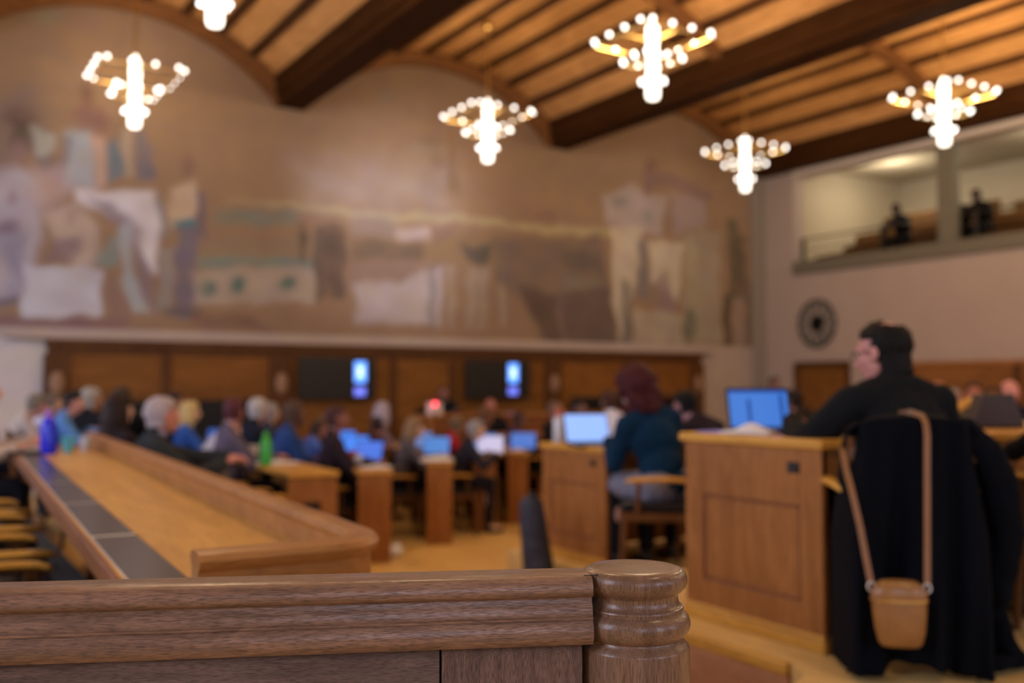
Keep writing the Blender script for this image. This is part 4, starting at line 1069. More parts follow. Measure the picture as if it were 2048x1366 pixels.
    for i, s in enumerate((-1, 1)):
        G = Blobs(); a = ank[i]
        G.cap(Vector((a.x, a.y-0.015, 0.036)), 0.034*k, Vector((a.x+s*0.01, a.y+0.15*k, 0.032)), 0.031*k, 1.0); G.cap(a, 0.042*k, Vector((a.x, a.y, 0.045)), 0.036*k)
        G.build('shoe', M_shoe, t, 0.009, 1)
    return t
M_eye = mat('eye white', (0.7, 0.68, 0.65), 0.2); M_iris = mat('iris', (0.03, 0.02, 0.015), 0.2); M_shoe = mat('black shoe leather', (0.015, 0.013, 0.012), 0.35)

CX, CF = math.sin(R(31.6)), math.cos(R(31.6))
def spot(px, d):
    """floor point at view depth d that the measured column px passes through (d in metres)"""
    r = (px-1024)/1991.1*d
    return d*CX+r*CF, d*CF-r*CX
def row_spot(i, px):
    lo, hi = -0.1, 6.0
    f_ = lambda v: (lambda p: 1024+1991.1*(p[0]*CF-p[1]*CX)/(p[0]*CX+p[1]*CF)-px)(rowpt(i, -0.20, v))
    for _ in range(40):
        m = (lo+hi)/2
        if f_(lo)*f_(m) <= 0: hi = m
        else: lo = m
    p = rowpt(i, -0.20, lo); return p[0], p[1], p[0]*CX+p[1]*CF
def seated(label, px, ztop, d, zf, heading, **kw):
    """height of the crown decides the body scale or the forward lean"""
    x, y = spot(px, d)
    nominal = 0.45+0.09+0.49+0.166+0.107      # crown height above the floor, upright
    need = ztop-zf
    k = max(0.86, min(1.08, (need-0.45)/(nominal-0.45))); kw.setdefault('sc', k)
    if 'lean' not in kw: kw['lean'] = min(0.5, max(0.1, 0.1+1.2*(1-(need-0.45)/(nominal-0.45))))
    p = person(label, x, y, zf, heading, **kw)
    return p, (x, y)
# ================================================================== THE MAN AT THE NEAR DESK
def coatmesh(parent):
    M_coat = mat('navy coat cloth', (0.0016, 0.0024, 0.005), 0.9, spec=0.12, sheen=0.0, var=0.2, vscale=14, bump=0.4, bscale=260)
    nu, nv = 72, 60; vs = []; fs = []
    for j in range(nv+1):
        v = j/nv
        for i in range(nu+1):
            u = -1+2*i/nu
            # v: 0 in front of the chair top, 0.08 over the top, 1 the hem on the floor
            if v < 0.08:
                q = v/0.08; y = -0.16-0.15*q; z = 0.815+0.02*math.sin(PI*q)-0.06*(1-q)*abs(u)**2
                hw = 0.20; fold = 0
            else:
                q = (v-0.08)/0.92; z = 0.825-0.805*q
                hw = 0.205+0.055*min(1, q*2.2)+0.012*q
                fold = (0.006+0.034*q)*math.sin(u*8.3+0.9*math.sin(q*2.1))+(0.003+0.016*q)*math.sin(u*19+q*3+1.0)+0.006*math.sin(q*9+u*3)
                y = -0.31-0.035*q-fold
            hem = 0
            if v > 0.8:
                e = (v-0.8)/0.2; hem = e*(0.028*math.exp(-((u+0.05)/0.28)**4)-0.012*(abs(u) > 0.4))
            # sides wrap around the chair posts
            wrap = max(0, abs(u)-0.72)/0.28
            x = hw*u*(1-0.06*wrap*wrap)-0.015*q*u if v >= 0.08 else hw*u
            y = y+0.16*wrap**2*(1.0 if v >= 0.08 else 0.0)
            z = z-0.05*abs(u)**5*(1-v)+hem
            vs.append((x, y, max(z+0.012, 0.012)))
    n = nu+1
    for j in range(nv):
        for i in range(nu): fs.append((j*n+i, j*n+i+1, (j+1)*n+i+1, (j+1)*n+i))
    me = bpy.data.meshes.new('coat'); me.from_pydata(vs, [], fs)
    o = link('coat', me, M_coat, parent, smooth=True)
    s = o.modifiers.new('thickness', 'SOLIDIFY'); s.thickness = 0.008; s.offset = 1
    # hanging sleeve on the right, its cuff, and the trailing tail on the floor
    B = Blobs()
    B.chain([(0.17, -0.24, 0.79), (0.225, -0.24, 0.73), (0.275, -0.23, 0.62), (0.30, -0.20, 0.46), (0.285, -0.20, 0.34), (0.27, -0.21, 0.26)], [0.045, 0.055, 0.062, 0.060, 0.052, 0.046])
    B.build('sleeve', M_coat, o, 0.010, 3, 0.02, 0.06)
    B = Blobs()
    B.chain([(0.24, -0.16, 0.36), (0.27, -0.13, 0.2), (0.32, -0.10, 0.06), (0.37, -0.08, 0.03)], [0.04, 0.05, 0.05, 0.03], 0.8)
    B.cap((0.25, -0.22, 0.04), 0.034, (0.40, -0.12, 0.03), 0.022, 0.8)
    B.build('coat_tail', M_coat, o, 0.010, 3, 0.018, 0.05)
    return o
CHX, CHY, CHH = 3.0, 2.295, 42
pc = place_chair(CHX, CHY, 0.56, CHH, 'wooden armchair hidden under the navy coat, with the man in the suit on it')
coat = thing('draped_coat', 'long dark navy coat draped over the chair back and trailing on the floor', 'coat', (CHX, CHY, 0.56), -R(CHH))
coatmesh(coat)
BAGZ = 0.03
def handbag():
    M_tan = mat('tan leather', (0.30, 0.135, 0.035), 0.4, var=0.22, vscale=22, bump=0.4, bscale=90, coat=0.2)
    M_strap = mat('tan strap leather', (0.27, 0.12, 0.045), 0.5, var=0.1, vscale=20)
    t = thing('handbag', 'small tan leather crossbody bag hanging by its strap over the coat', 'handbag', (CHX, CHY, 0.56+BAGZ), -R(CHH))
    cx, cz = -0.075, 0.20      # centre of the bag in the chair frame
    yb = -0.425
    def sec(z, hw, dp):
        n = 28; out = []
        for k in range(n):
            a = 2*PI*k/n; c, s = math.cos(a), math.sin(a); e = 0.62
            out.append((cx+hw*math.copysign(abs(c)**e, c)+0.02*(0.2-z), yb+dp*math.copysign(abs(s)**0.8, s), z))
        return out
    def loft(secs):
        m = MB(); n = len(secs[0]); vs = [p for s_ in secs for p in s_]
        fs = [(i*n+k, i*n+(k+1) % n, (i+1)*n+(k+1) % n, (i+1)*n+k) for i in range(len(secs)-1) for k in range(n)]
        fs.append(tuple(range(n-1, -1, -1))); fs.append(tuple((len(secs)-1)*n+k for k in range(n)))
        return m.add(vs, fs)
    loft([sec(0.098, 0.035, 0.008), sec(0.102, 0.056, 0.020), sec(0.115, 0.066, 0.029), sec(0.15, 0.074, 0.036), sec(0.20, 0.079, 0.037), sec(0.245, 0.082, 0.034)]).build('bag_body', M_tan, t, smooth=True)
    loft([sec(0.243, 0.0845, 0.036), sec(0.258, 0.084, 0.037), sec(0.275, 0.080, 0.035), sec(0.292, 0.068, 0.029), sec(0.303, 0.050, 0.018), sec(0.306, 0.030, 0.008)]).build('bag_lid', M_tan, t, smooth=True)
    loft([sec(0.2415, 0.086, 0.038), sec(0.2475, 0.086, 0.038)]).build('zip', M_brass, t, smooth=True)
    for s, x in ((-1, cx-0.083), (1, cx+0.083)):
        ring = [(x+0.010*math.cos(a), yb, 0.282+0.014*math.sin(a)) for a in np.linspace(0, 2*PI, 13)]
        MB().tube(ring, 0.0028, 6).build('strap_ring', M_steel, t, smooth=True)
    def strap(pts, w=0.0095):
        m = MB(); vs = []; fs = []
        for i, p in enumerate(pts):
            p = Vector(p)
            q = Vector(pts[min(i+1, len(pts)-1)])-Vector(pts[max(i-1, 0)]); q.normalize()
            sd = q.cross(Vector((0, -1, 0)))
            if sd.length < 0.3: sd = Vector((1, 0, 0))
            sd.normalize()
            nn = sd.cross(q)
            for a_, b_ in ((-w, -0.0016), (w, -0.0016), (w, 0.0016), (-w, 0.0016)): vs.append(p+sd*a_+nn*b_)
        for i in range(len(pts)-1):
            for k in range(4): fs.append((i*4+k, i*4+(k+1) % 4, (i+1)*4+(k+1) % 4, (i+1)*4+k))
        fs.append((3, 2, 1, 0)); e = (len(pts)-1)*4; fs.append((e, e+1, e+2, e+3))
        return m.add(vs, fs).build('strap', M_strap, t)
    strap([(cx+0.083, yb, 0.292), (cx+0.088, yb+0.015, 0.40), (cx+0.093, yb+0.028, 0.55), (0.024, yb+0.045, 0.70), (0.028, yb+0.058, 0.75), (0.028, -0.350, 0.790), (0.022, -0.325, 0.812), (0.0, -0.27, 0.822), (-0.03, -0.235, 0.815)])
    strap([(cx-0.083, yb, 0.292), (cx-0.094, yb+0.01, 0.36), (cx-0.108, yb+0.03, 0.46), (cx-0.125, yb+0.06, 0.56), (cx-0.137, yb+0.12, 0.64), (cx-0.14, yb+0.17, 0.70)])
handbag()
man = person('man in a dark suit with a thinning crown, leaning over his laptop, head turned left', 3.09, 2.275, 0.56, 18, pose='reach', lean=0.31, side=0.0, yaw=R(28), pitch=0.18, sc=0.905, wd=1.14, elb=0.26, pz=-0.30, hk=1.14, seat=0.42,
             sk=(205, 140, 125), hair=('crown', (13, 9, 8)), top=(17, 19, 22), kind='suit', legs=(12, 13, 17), vox=0.0062, glasses=True, shirt=(150, 160, 200), lh=(-0.24, 0.44, 0.80), rh=(0.20, 0.38, 0.80), neckf=0.015, group=None)
# his neighbour, almost outside the picture
pc = place_chair(3.74, 1.98, 0.56, 30, 'wooden armchair at the right edge of the picture with a dark clad sitter')
person('person in black at the right edge, arm resting on the chair arm', 3.80, 2.0, 0.56, 30, pose='side', lean=0.0, side=0.16, sk=(200, 150, 125), hair=('short', (50, 35, 25)), top=(14, 14, 16), kind='jumper', legs=(14, 14, 17), sc=0.92, vox=0.008, lh=(-0.27, 0.16, 0.675), rh=(0.26, 0.12, 0.675), group=None)

# ------------------------------------------------------------------ laptops
SCR = {}
def scr(c, e):
    if (c, e) not in SCR: SCR[(c, e)] = mat('lit screen %d' % len(SCR), (0, 0, 0), 0.3, emit=s2l(c), es=e)
    return SCR[(c, e)]
def laptop(label, x, y, z, facing, w=0.31, c=(90, 140, 235), e=1.3, tilt=15, body=None, group=None, blocks=False):
    """facing: heading (deg) towards which the display looks"""
    t = thing('laptop', label, 'laptop', (x, y, z), -R(facing), group)
    h = w*0.66; bm_ = body or M_blackplastic
    MB().box(-w/2, w/2, 0.0, h, 0.0, 0.014).build('base', bm_, t, bevel=0.003)
    MB().box(-w/2+0.02, w/2-0.02, 0.03, h*0.5+0.03, 0.014, 0.0165).build('keyboard', M_blackplastic, t)
    Mt = Matrix.Translation((0, 0.0, 0.012)) @ Matrix.Rotation(R(tilt), 4, 'X')
    l = MB().box(-w/2, w/2, -0.008, 0.0, 0.0, h, M=Mt).build('lid', bm_, t, bevel=0.002)
    MB().box(-w/2+0.009, w/2-0.009, 0.0, 0.0012, 0.010, h-0.009, M=Mt).build('display', scr(c, e), l)
    if blocks:
        MB().box(-w/2+0.03, -w/2+0.045, 0.0012, 0.0018, 0.03, h-0.03, M=Mt).box(w/2-0.10, w/2-0.085, 0.0012, 0.0018, 0.03, h-0.05, M=Mt).box(-w/2+0.009, w/2-0.009, 0.0012, 0.0018, h-0.022, h-0.009, M=Mt).build('toolbar', scr((20, 80, 170), 0.8), l)
    return t
laptop('open black laptop with a blue lit page, before the man in the suit', 3.065, 3.0, 1.305, 206, 0.27, (66, 124, 214), 1.05, 16, blocks=True)
laptop('open laptop with a bright pale blue screen before the red haired woman', 3.87, 5.33, 1.11, 198, 0.31, (150, 185, 255), 1.25, 22, group=None)
# papers and folder on the near desk
def sheet(label, x, y, z, rz, w, d, m, h=0.006, name='paper_stack', cat='paper', curl=0.0, group=None):
    n = 10; vs = []; fs = []
    for j in range(n+1):
        for i in range(n+1):
            u = i/n-0.5; v = j/n-0.5
            vs.append((u*w, v*d, h+curl*math.exp(-((u-0.05)**2+(v)**2)*14)))
    k = len(vs)
    for j in range(n):
        for i in range(n): a = j*(n+1)+i; fs.append((a, a+1, a+n+2, a+n+1))
    me = bpy.data.meshes.new(name); me.from_pydata(vs, [], fs)
    o = link(name, me, m, None, (x, y, z), (0, 0, rz), True)
    s = o.modifiers.new('thickness', 'SOLIDIFY'); s.thickness = h*0.9; s.offset = -1
    return tag(o, label, cat, group)
M_violet = mat('violet folder', (0.25, 0.25, 0.75), 0.6)
sheet('pile of white paper bulging up in front of the laptop', 2.905, 2.90, 1.307, 0.5, 0.19, 0.20, M_paper, 0.008, curl=0.035)
sheet('flat violet blue folder on the far end of the near desk', 2.90, 3.02, 1.306, 0.1, 0.2, 0.17, M_violet, 0.005, 'folder', 'folder')
def phone(label, x, y, z, rz):
    t = thing('telephone', label, 'phone', (x, y, z), rz)
    MB().box(-0.035, 0.035, -0.07, 0.07, 0, 0.009).build('case', M_blackplastic, t, bevel=0.003)
    MB().box(-0.031, 0.031, -0.062, 0.062, 0.009, 0.0095).build('display', M_pad, t)
phone('flat black phone by the hand of the man in the suit', 3.16, 2.56, 1.306, 0.6)
def bag_block():
    t = thing('briefcase', 'dark brown upright briefcase standing on the desk right of the draped coat', 'bag', (4.25, 2.72, 1.306), -R(25))
    MB().prism([(-0.13, 0), (0.13, 0), (0.075, 0.155), (-0.075, 0.155)], -0.045, 0.045, 'Y').build('bag_body', mat('dark brown leather', (0.035, 0.018, 0.012), 0.5, var=0.2), t, bevel=0.01)
    MB().tube([(-0.04, 0, 0.15), (-0.03, 0, 0.18), (0.03, 0, 0.18), (0.04, 0, 0.15)], 0.006, 8).build('handle', M_black, t, smooth=True)
bag_block()
# ------------------------------------------------------------------ red haired woman and her desk
wx, wy = 3.92, 4.60
pc = place_chair(3.84, 4.57, 0.36, -52, 'wooden armchair carrying the red haired woman, its back post to her right')
woman = person('woman with curly dark red hair in a teal blue jumper, seen from behind', wx, wy, 0.36, 4, pose='desk', lean=0.30, side=-0.12, hk=1.10, yaw=R(4), pitch=0.3, sc=0.94, wd=1.10, elb=0.22, skirt=(125, 125, 140), sk=(205, 160, 140), hair=('curly', (66, 22, 26)), top=(6, 44, 70), kind='jumper', legs=(22, 22, 26), vox=0.0075, group=None)
def bottle(label, x, y, z, r, h, mb_, mc, group=None, cap=0.16):
    t = thing('bottle', label, 'bottle', (x, y, z), 0, group)
    MB().lathe([(r*0.8, 0), (r, 0.006), (r, h*0.66), (r*0.9, h*0.72), (r*0.45, h*0.84), (r*0.42, h*(1-cap))], 24).build('body', mb_, t, smooth=True)
    MB().lathe([(r*0.5, h*(1-cap)-0.002), (r*0.52, h-0.004), (r*0.45, h)], 20).build('cap', mc, t, smooth=True)
    return t
M_red = mat('red plastic', (0.55, 0.07, 0.05), 0.4); M_blue = mat('deep blue bottle', (0.002, 0.012, 0.72), 0.22, emit=(0.0, 0.02, 0.5), es=0.0); M_green = mat('green bottle', (0.05, 0.45, 0.04), 0.3)
M_cyan = mat('turquoise cup', (0.12, 0.55, 0.65), 0.5); M_purple = mat('purple plastic', (0.35, 0.15, 0.6), 0.5)
bottle('clear plastic bottle with red cap left of the bright white laptop', 3.82, 5.60, 1.11, 0.04, 0.22, M_clear, M_red, cap=0.22)
sheet('white sheets beside the clear bottle', 3.85, 5.25, 1.111, 0.3, 0.2, 0.14, M_paper)
# on the left desk
bottle('tall deep blue bottle standing on the long left desk', 0.80, 6.79, 1.071, 0.05, 0.27, M_blue, M_purple)
def cup(label, x, y, z, r, h, m, group=None):
    t = thing('cup', label, 'cup', (x, y, z), 0, group)
    MB().lathe([(r*0.75, 0), (r, h), (r*0.93, h), (r*0.7, 0.006)], 24).build('cup_body', m, t, smooth=True); return t
cup('turquoise paper cup right of the blue bottle', 0.93, 6.93, 1.07, 0.04, 0.10, M_cyan)
cup('small pale glass at the far rail of the long left desk', 1.05, 7.05, 1.07, 0.035, 0.09, M_clear)
sheet('papers spread on the far end of the long left desk', 0.70, 7.3, 1.077, 0.2, 0.28, 0.35, M_paper)
sheet('dark notebook left of the blue bottle', 0.68, 6.85, 1.077, 0.2, 0.16, 0.22, M_blackplastic, 0.012, 'notebook', 'notebook')
sheet('brown folder beside the turquoise cup', 0.99, 7.4, 1.071, 0.1, 0.2, 0.3, mat('brown card', (0.30, 0.12, 0.03), 0.7), 0.01, 'folder', 'folder')

# ------------------------------------------------------------------ empty chairs on the near left
for k, (y, l) in enumerate(((2.75, 'nearest the camera and cut by the parapet'), (3.45, 'second from the parapet'), (4.15, 'third from the parapet'), (4.85, 'fourth from the parapet'), (5.5, 'fifth from the parapet, next to the sitting people'))):
    place_chair(0.20+0.045*(y-2.2), y, 0.30, 88, 'empty armchair at the long left desk, ' + l)

# ================================================================== THE ASSEMBLY
def zt_of(y_top, d): return 1.5+(770-y_top)*d/1991.1
seats = []
def crowd(label, px, yt, d, zf, heading, **kw):
    ch = kw.pop('chair', True); row = kw.pop('row', None)
    if row is not None:
        d = row_spot(row, px)[2]; zf = ROWS[row][5]; heading = ROWS[row][2]+90
    p, (x, y) = seated(label, px, zt_of(yt, d), d, zf, heading, **kw)
    seats.append((x, y, zf, heading, label, ch))
    return p
PINK = (212, 150, 132); PALE = (222, 178, 155); TAN = (170, 118, 92); DARK = (120, 78, 60)
# along the left desk
crowd('person at the left edge with grey brown hair and pale top, bent over the desk', 8, 803, 8.9, 0.30, 85, lean=0.45, sk=PINK, hair=('grey', (120, 110, 95)), top=(185, 168, 158), kind='shirt', legs=(40, 40, 50), pitch=0.3)
crowd('person with short brown hair in a white shirt left of the blue bottle', 52, 806, 9.8, 0.30, 85, lean=0.42, sk=PALE, hair=('short', (110, 92, 80)), top=(205, 195, 205), kind='shirt', pitch=0.3)
crowd('person with black hair in a light blue shirt behind the blue bottle', 92, 800, 8.8, 0.30, 95, lean=0.4, sk=PINK, hair=('short', (28, 24, 24)), top=(92, 138, 200), kind='shirt', pitch=0.2, yaw=R(-20))
crowd('rosy faced person in grey right behind the blue bottle', 134, 797, 10.7, 0.30, 150, lean=0.35, sk=PINK, hair=('short', (50, 40, 38)), top=(110, 112, 122))
person('person mostly beyond the left picture edge, bare forearms resting on the long desk', 0.25, 7.25, 0.30, 92, pose='reach', lean=0.3, sk=(225, 160, 130), hair=('short', (90, 70, 55)), top=(205, 185, 168), kind='shirt', group=None)
# between the left desk and the first row
crowd('person with grey white hair in a black jacket', 172, 768, 9.6, 0.10, 60, lean=0.08, sk=TAN, hair=('grey', (165, 160, 152)), top=(22, 24, 30), kind='suit', yaw=R(-10))
crowd('person in black with dark greying hair, turned away behind the long haired woman', 240, 752, 10.5, 0.1, 40, lean=0.06, sk=TAN, hair=('grey', (60, 56, 50)), top=(14, 14, 16), kind='suit')
crowd('woman with long dark brown hair left of the grey haired man', 222, 790, 7.6, 0.10, 65, sk=PALE, hair=('long', (44, 30, 26)), top=(40, 30, 34), pose='desk')
crowd('grey haired man in a charcoal jacket resting his arm beside the long desk', 284, 795, 6.6, 0.10, 92, lean=0.18, sk=(205, 135, 118), hair=('grey', (178, 165, 165)), top=(48, 52, 54), kind='suit', shirt=(150, 160, 185), wd=1.15, yaw=R(10), vox=0.008, pose='reach', lh=(-0.02, 0.60, 0.90), rh=(0.20, 0.50, 0.88), hk=1.08)
crowd('blond person in a blue top beyond the grey haired man', 356, 803, 9.2, 0.10, 75, row=0, sk=PALE, hair=('bob', (205, 178, 120)), top=(52, 92, 170), yaw=R(10))
crowd('person with dark hair sitting behind the blond person', 336, 785, 12.0, 0.10, 80, row=0, sk=TAN, hair=('short', (50, 42, 45)), top=(40, 40, 50))
crowd('person with brown hair and white sleeves bent over papers', 396, 828, 8.4, 0.10, 80, row=0, lean=0.5, sk=PALE, hair=('short', (95, 60, 32)), top=(196, 190, 200), kind='shirt', pitch=0.4)
crowd('person with reddish dark hair in a mauve grey jumper', 447, 796, 10.6, 0.10, 85, row=0, sk=PINK, hair=('short', (90, 48, 55)), top=(98, 88, 104), yaw=R(50))
crowd('white haired man in a dark navy suit', 494, 793, 9.95, 0.0, 90, lean=0.15, sk=PINK, hair=('grey', (185, 180, 178)), top=(26, 32, 48), kind='suit', yaw=R(35), wd=1.1)
crowd('grey haired person leaning behind the navy suit', 520, 805, 10.6, 0.10, 75, sk=PALE, hair=('grey', (150, 145, 142)), top=(60, 60, 70))
crowd('dark skinned person with brown hair in a blue shirt by the green bottle', 553, 792, 9.1, 0.0, 95, lean=0.22, sk=DARK, hair=('short', (84, 66, 56)), top=(40, 70, 128), kind='shirt', yaw=R(25), wd=1.05)
# behind the second and third rows
crowd('person with pale brown hair far behind the green bottle', 622, 826, 12.2, 0.0, 90, row=1, sk=TAN, hair=('short', (112, 88, 62)), top=(24, 24, 28))
crowd('person in a blue jumper below the first screen, face in shade', 597, 832, 10.2, 0.0, 85, sk=TAN, hair=('short', (70, 52, 44)), top=(80, 110, 190), lean=0.4)
crowd('dark reddish haired person below the right edge of the first screen', 657, 812, 11.6, 0.0, 88, row=1, sk=(140, 92, 82), hair=('short', (72, 44, 44)), top=(46, 34, 40))
crowd('person with raised pale hand beside the face, right of the first screen', 722, 833, 11.0, 0.0, 80, lean=0.35, sk=PINK, hair=('short', (58, 42, 42)), top=(66, 36, 34), yaw=R(60), pose='chin')
crowd('tall person with a pale headscarf right of the first screen', 749, 806, 11.4, 0.0, 80, row=2, sk=PALE, hair=('bob', (170, 160, 175)), top=(120, 100, 108), yaw=R(50))
crowd('person with ash blond hair and grey jumper between two blue laptops', 795, 838, 10.2, 0.0, 85, row=2, sk=PALE, hair=('bob', (140, 112, 82)), top=(92, 84, 88), lean=0.3)
crowd('person with long nearly black hair in a dark blue top, seen from behind', 817, 829, 9.5, 0.0, 60, row=2, sk=PALE, hair=('long', (26, 16, 16)), top=(28, 52, 86), lean=0.35)
crowd('person in a red jacket with grey beige hair', 880, 836, 10.6, 0.0, 100, row=3, sk=TAN, hair=('grey', (112, 92, 70)), top=(165, 28, 34), lean=0.35, yaw=R(30))
crowd('person with pale grey hair bent behind the white screen laptop', 908, 836, 11.2, 0.0, 95, row=3, sk=PALE, hair=('grey', (150, 148, 145)), top=(44, 40, 48), lean=0.4)
crowd('person with brown hair in a mauve jumper before the presidium', 953, 812, 12.3, 0.0, 120, row=4, sk=(150, 104, 80), hair=('short', (104, 74, 56)), top=(92, 72, 84), yaw=R(30))
crowd('rosy faced person in black below the second screen', 979, 797, 14.3, 0.0, 200, sk=(175, 110, 100), hair=('bald', (90, 60, 50)), top=(24, 22, 26), kind='suit')
crowd('person in a plum jumper left of the broad front bench', 1012, 830, 12.6, 0.0, 110, sk=(130, 92, 80), hair=('short', (66, 48, 44)), top=(80, 52, 66), lean=0.3)
crowd('person in a dark suit at the presidium beside the red lamp', 884, 787, 15.6, 0.30, 195, lean=0.2, sk=(150, 100, 92), hair=('short', (60, 44, 46)), top=(22, 28, 34), kind='suit')
crowd('person with sandy hair behind the clear bottle', 1098, 803, 12.4, 0.0, 150, sk=TAN, hair=('short', (112, 90, 74)), top=(30, 26, 28))
crowd('dark haired person just left of the red haired woman', 1145, 800, 11.2, 0.0, 160, sk=(110, 72, 62), hair=('short', (30, 22, 22)), top=(22, 20, 24))
crowd('person in a white shirt half hidden by the red haired woman', 1232, 775, 9.6, 0.18, 20, sk=PALE, hair=('short', (70, 44, 36)), top=(225, 225, 245), kind='shirt', lean=0.3)
# right block
crowd('black haired person bent low behind the near desk', 1443, 786, 6.35, 0.36, -5, lean=0.5, sk=(190, 140, 140), hair=('short', (12, 12, 14)), top=(40, 32, 44), pitch=0.4)
crowd('dark haired person beyond the hand of the man in the suit', 1645, 818, 8.9, 0.36, -10, lean=0.55, sk=TAN, hair=('short', (34, 24, 20)), top=(40, 30, 28), sc=0.86)
crowd('dark haired person in a slate blue shirt behind the shoulder of the man', 1826, 768, 7.4, 0.36, 0, sk=TAN, hair=('short', (28, 22, 22)), top=(66, 78, 100), kind='shirt', lean=0.12)
crowd('rosy person in a raspberry top behind the man in the suit', 1853, 776, 9.9, 0.18, 170, sk=(200, 110, 112), hair=('short', (70, 40, 36)), top=(150, 72, 82))
crowd('tanned faced person in dark maroon against the right wainscot', 1870, 757, 12.5, 0.18, 210, sk=(190, 120, 92), hair=('bald', (80, 52, 40)), top=(44, 22, 24), lean=0.1)
crowd('person in a pale grey top left of the rounded chair', 1893, 778, 11.4, 0.18, 190, sk=TAN, hair=('grey', (150, 150, 150)), top=(150, 152, 158), kind='shirt')
crowd('dark haired person turned left behind the rounded chair', 1931, 765, 10.0, 0.18, 185, sk=(170, 105, 82), hair=('short', (30, 24, 24)), top=(40, 34, 36), yaw=R(-50), wd=1.05)
crowd('bald rosy man in a navy suit near the right edge', 2007, 757, 10.4, 0.18, 205, sk=(220, 150, 140), hair=('bald', (150, 110, 95)), top=(22, 26, 52), kind='suit', lean=0.12, wd=1.1)
# standing at the far right corner
x, y = spot(1548, 14.2)
person('dark haired person standing by the corner pilaster', x, y, 0.0, 200, pose='side', lean=0.0, standing=True, sc=0.95, sk=(120, 84, 72), hair=('short', (40, 34, 34)), top=(52, 46, 48), legs=(30, 30, 34), group='people standing in the hall', lh=(-0.26, 0.05, 0.78), rh=(0.26, 0.05, 0.78))
# chairs of the assembly (one each)
for (x, y, zf, hd, lab, ch) in seats:
    if ch:
        c = place_chair(x-0.03*math.sin(R(hd)), y-0.03*math.cos(R(hd)), zf, hd, 'wooden armchair of the ' + lab.split(',')[0], 'wooden armchairs of the assembly')
        c['label'] = ' '.join(c['label'].split()[:16])
x, y = spot(508, 7.35)
place_chair(x, y, 0.10, 93, 'wooden armchair under the grey brown jacket at the near end of the first row')
dj = thing('draped_jacket', 'grey brown jacket thrown over a chair left of the end with the dark socket', 'jacket', (x, y, 0.10), -R(93))
B = Blobs()
for s in (-1, 1):
    B.chain([(0, -0.27, 0.80), (s*0.12, -0.27, 0.80), (s*0.21, -0.26, 0.73)], [0.05, 0.055, 0.05]); B.chain([(s*0.21, -0.27, 0.72), (s*0.24, -0.26, 0.55), (s*0.235, -0.22, 0.38)], [0.055, 0.055, 0.045])
B.chain([(0, -0.30, 0.78), (0, -0.31, 0.5), (0, -0.31, 0.25)], [0.06, 0.07, 0.07]); B.cap((-0.13, -0.30, 0.72), 0.055, (-0.15, -0.31, 0.25), 0.06); B.cap((0.13, -0.30, 0.72), 0.055, (0.15, -0.31, 0.25), 0.06)
B.build('jacket_body', mat('grey brown wool', (0.10, 0.085, 0.07), 0.95, var=0.4, vscale=40), dj, 0.011, 3, 0.03, 0.06)
# visitors in the gallery
for (px, yt, X, Y, zf, lab, st, tc) in ((1812, 452, 16.3, 0, 3.98, 'black clad visitor leaning forward in the gallery, left of the grey column', False, (10, 10, 12)),
                                   (1930, 430, 16.3, 0, 3.98, 'black clad visitor in the gallery just right of the grey column', False, (8, 8, 10)),
                                   (1974, 452, 16.3, 0, 3.98, 'small dark visitor in the gallery, farthest right', False, (12, 11, 12))):
    a = (px-1024)/1991.1; dx = CX+a*CF; dy = CF-a*CX; Y = X*dy/dx; d = X*CX+Y*CF; zt = zt_of(yt, d)-0.08
    person(lab, X, Y, zt-1.22 if zt-1.22 > 3.73 else 3.73, -90, pose='desk', lean=0.35, sc=0.95, sk=(60, 40, 34), hair=('short', (12, 10, 10)), top=tc, legs=(12, 12, 14), group='visitors in the gallery')
# ================================================================== GALLERY BENCHES
def gallery_bench(lab, x, y0, y1, zf, zt):
    t = thing('gallery_bench', lab, 'bench', (x, (y0+y1)/2, zf), 0, 'tiered wooden benches of the gallery'); h = (y1-y0)/2
    MB().box(0, 0.05, -h, h, 0.0, zt-zf).build('backrest', M_galw, t, bevel=0.006)
    MB().box(-0.02, 0.07, -h, h, zt-zf-0.035, zt-zf).build('top_rail', M_galw2, t, bevel=0.006)
    MB().box(-0.36, 0.0, -h+0.03, h-0.03, 0.40, 0.44).build('seat', M_galw, t, bevel=0.004)
    for s in (-1, 1): MB().box(-0.36, 0.05, s*h-0.03, s*h+0.03, 0, 0.40).build('end_panel', M_galw, t)
M_galw = wood('gallery bench oak', (0.10, 0.045, 0.014), (0.20, 0.10, 0.035), 'Y', 0.7, 0.5, 0.2, 0.5, 2.0)
M_galw2 = wood('gallery bench rail oak', (0.20, 0.10, 0.035), (0.32, 0.17, 0.06), 'Y', 0.7, 0.5, 0.2, 0.5, 2.0)
struct(box('floor_gallery_step', M_galfloor, 16.75, 19.4, -0.8, 14.5, 3.72, 3.98))
struct(box('floor_gallery_step', M_galfloor, 17.6, 19.4, -0.8, 14.5, 3.98, 4.3))
gallery_bench('front gallery bench, lowest and longest at its left end', 16.5, 7.4, 14.25, 3.72, 4.23)
gallery_bench('second gallery bench, standing one step above the front one', 17.3, 7.4, 14.15, 3.98, 4.68)
gallery_bench('rear gallery bench left of and behind the grey column', 18.05, 11.35, 14.02, 4.30, 5.10)
gallery_bench('rear gallery bench cut by the right picture edge', 18.05, 7.4, 11.05, 4.30, 5.0)
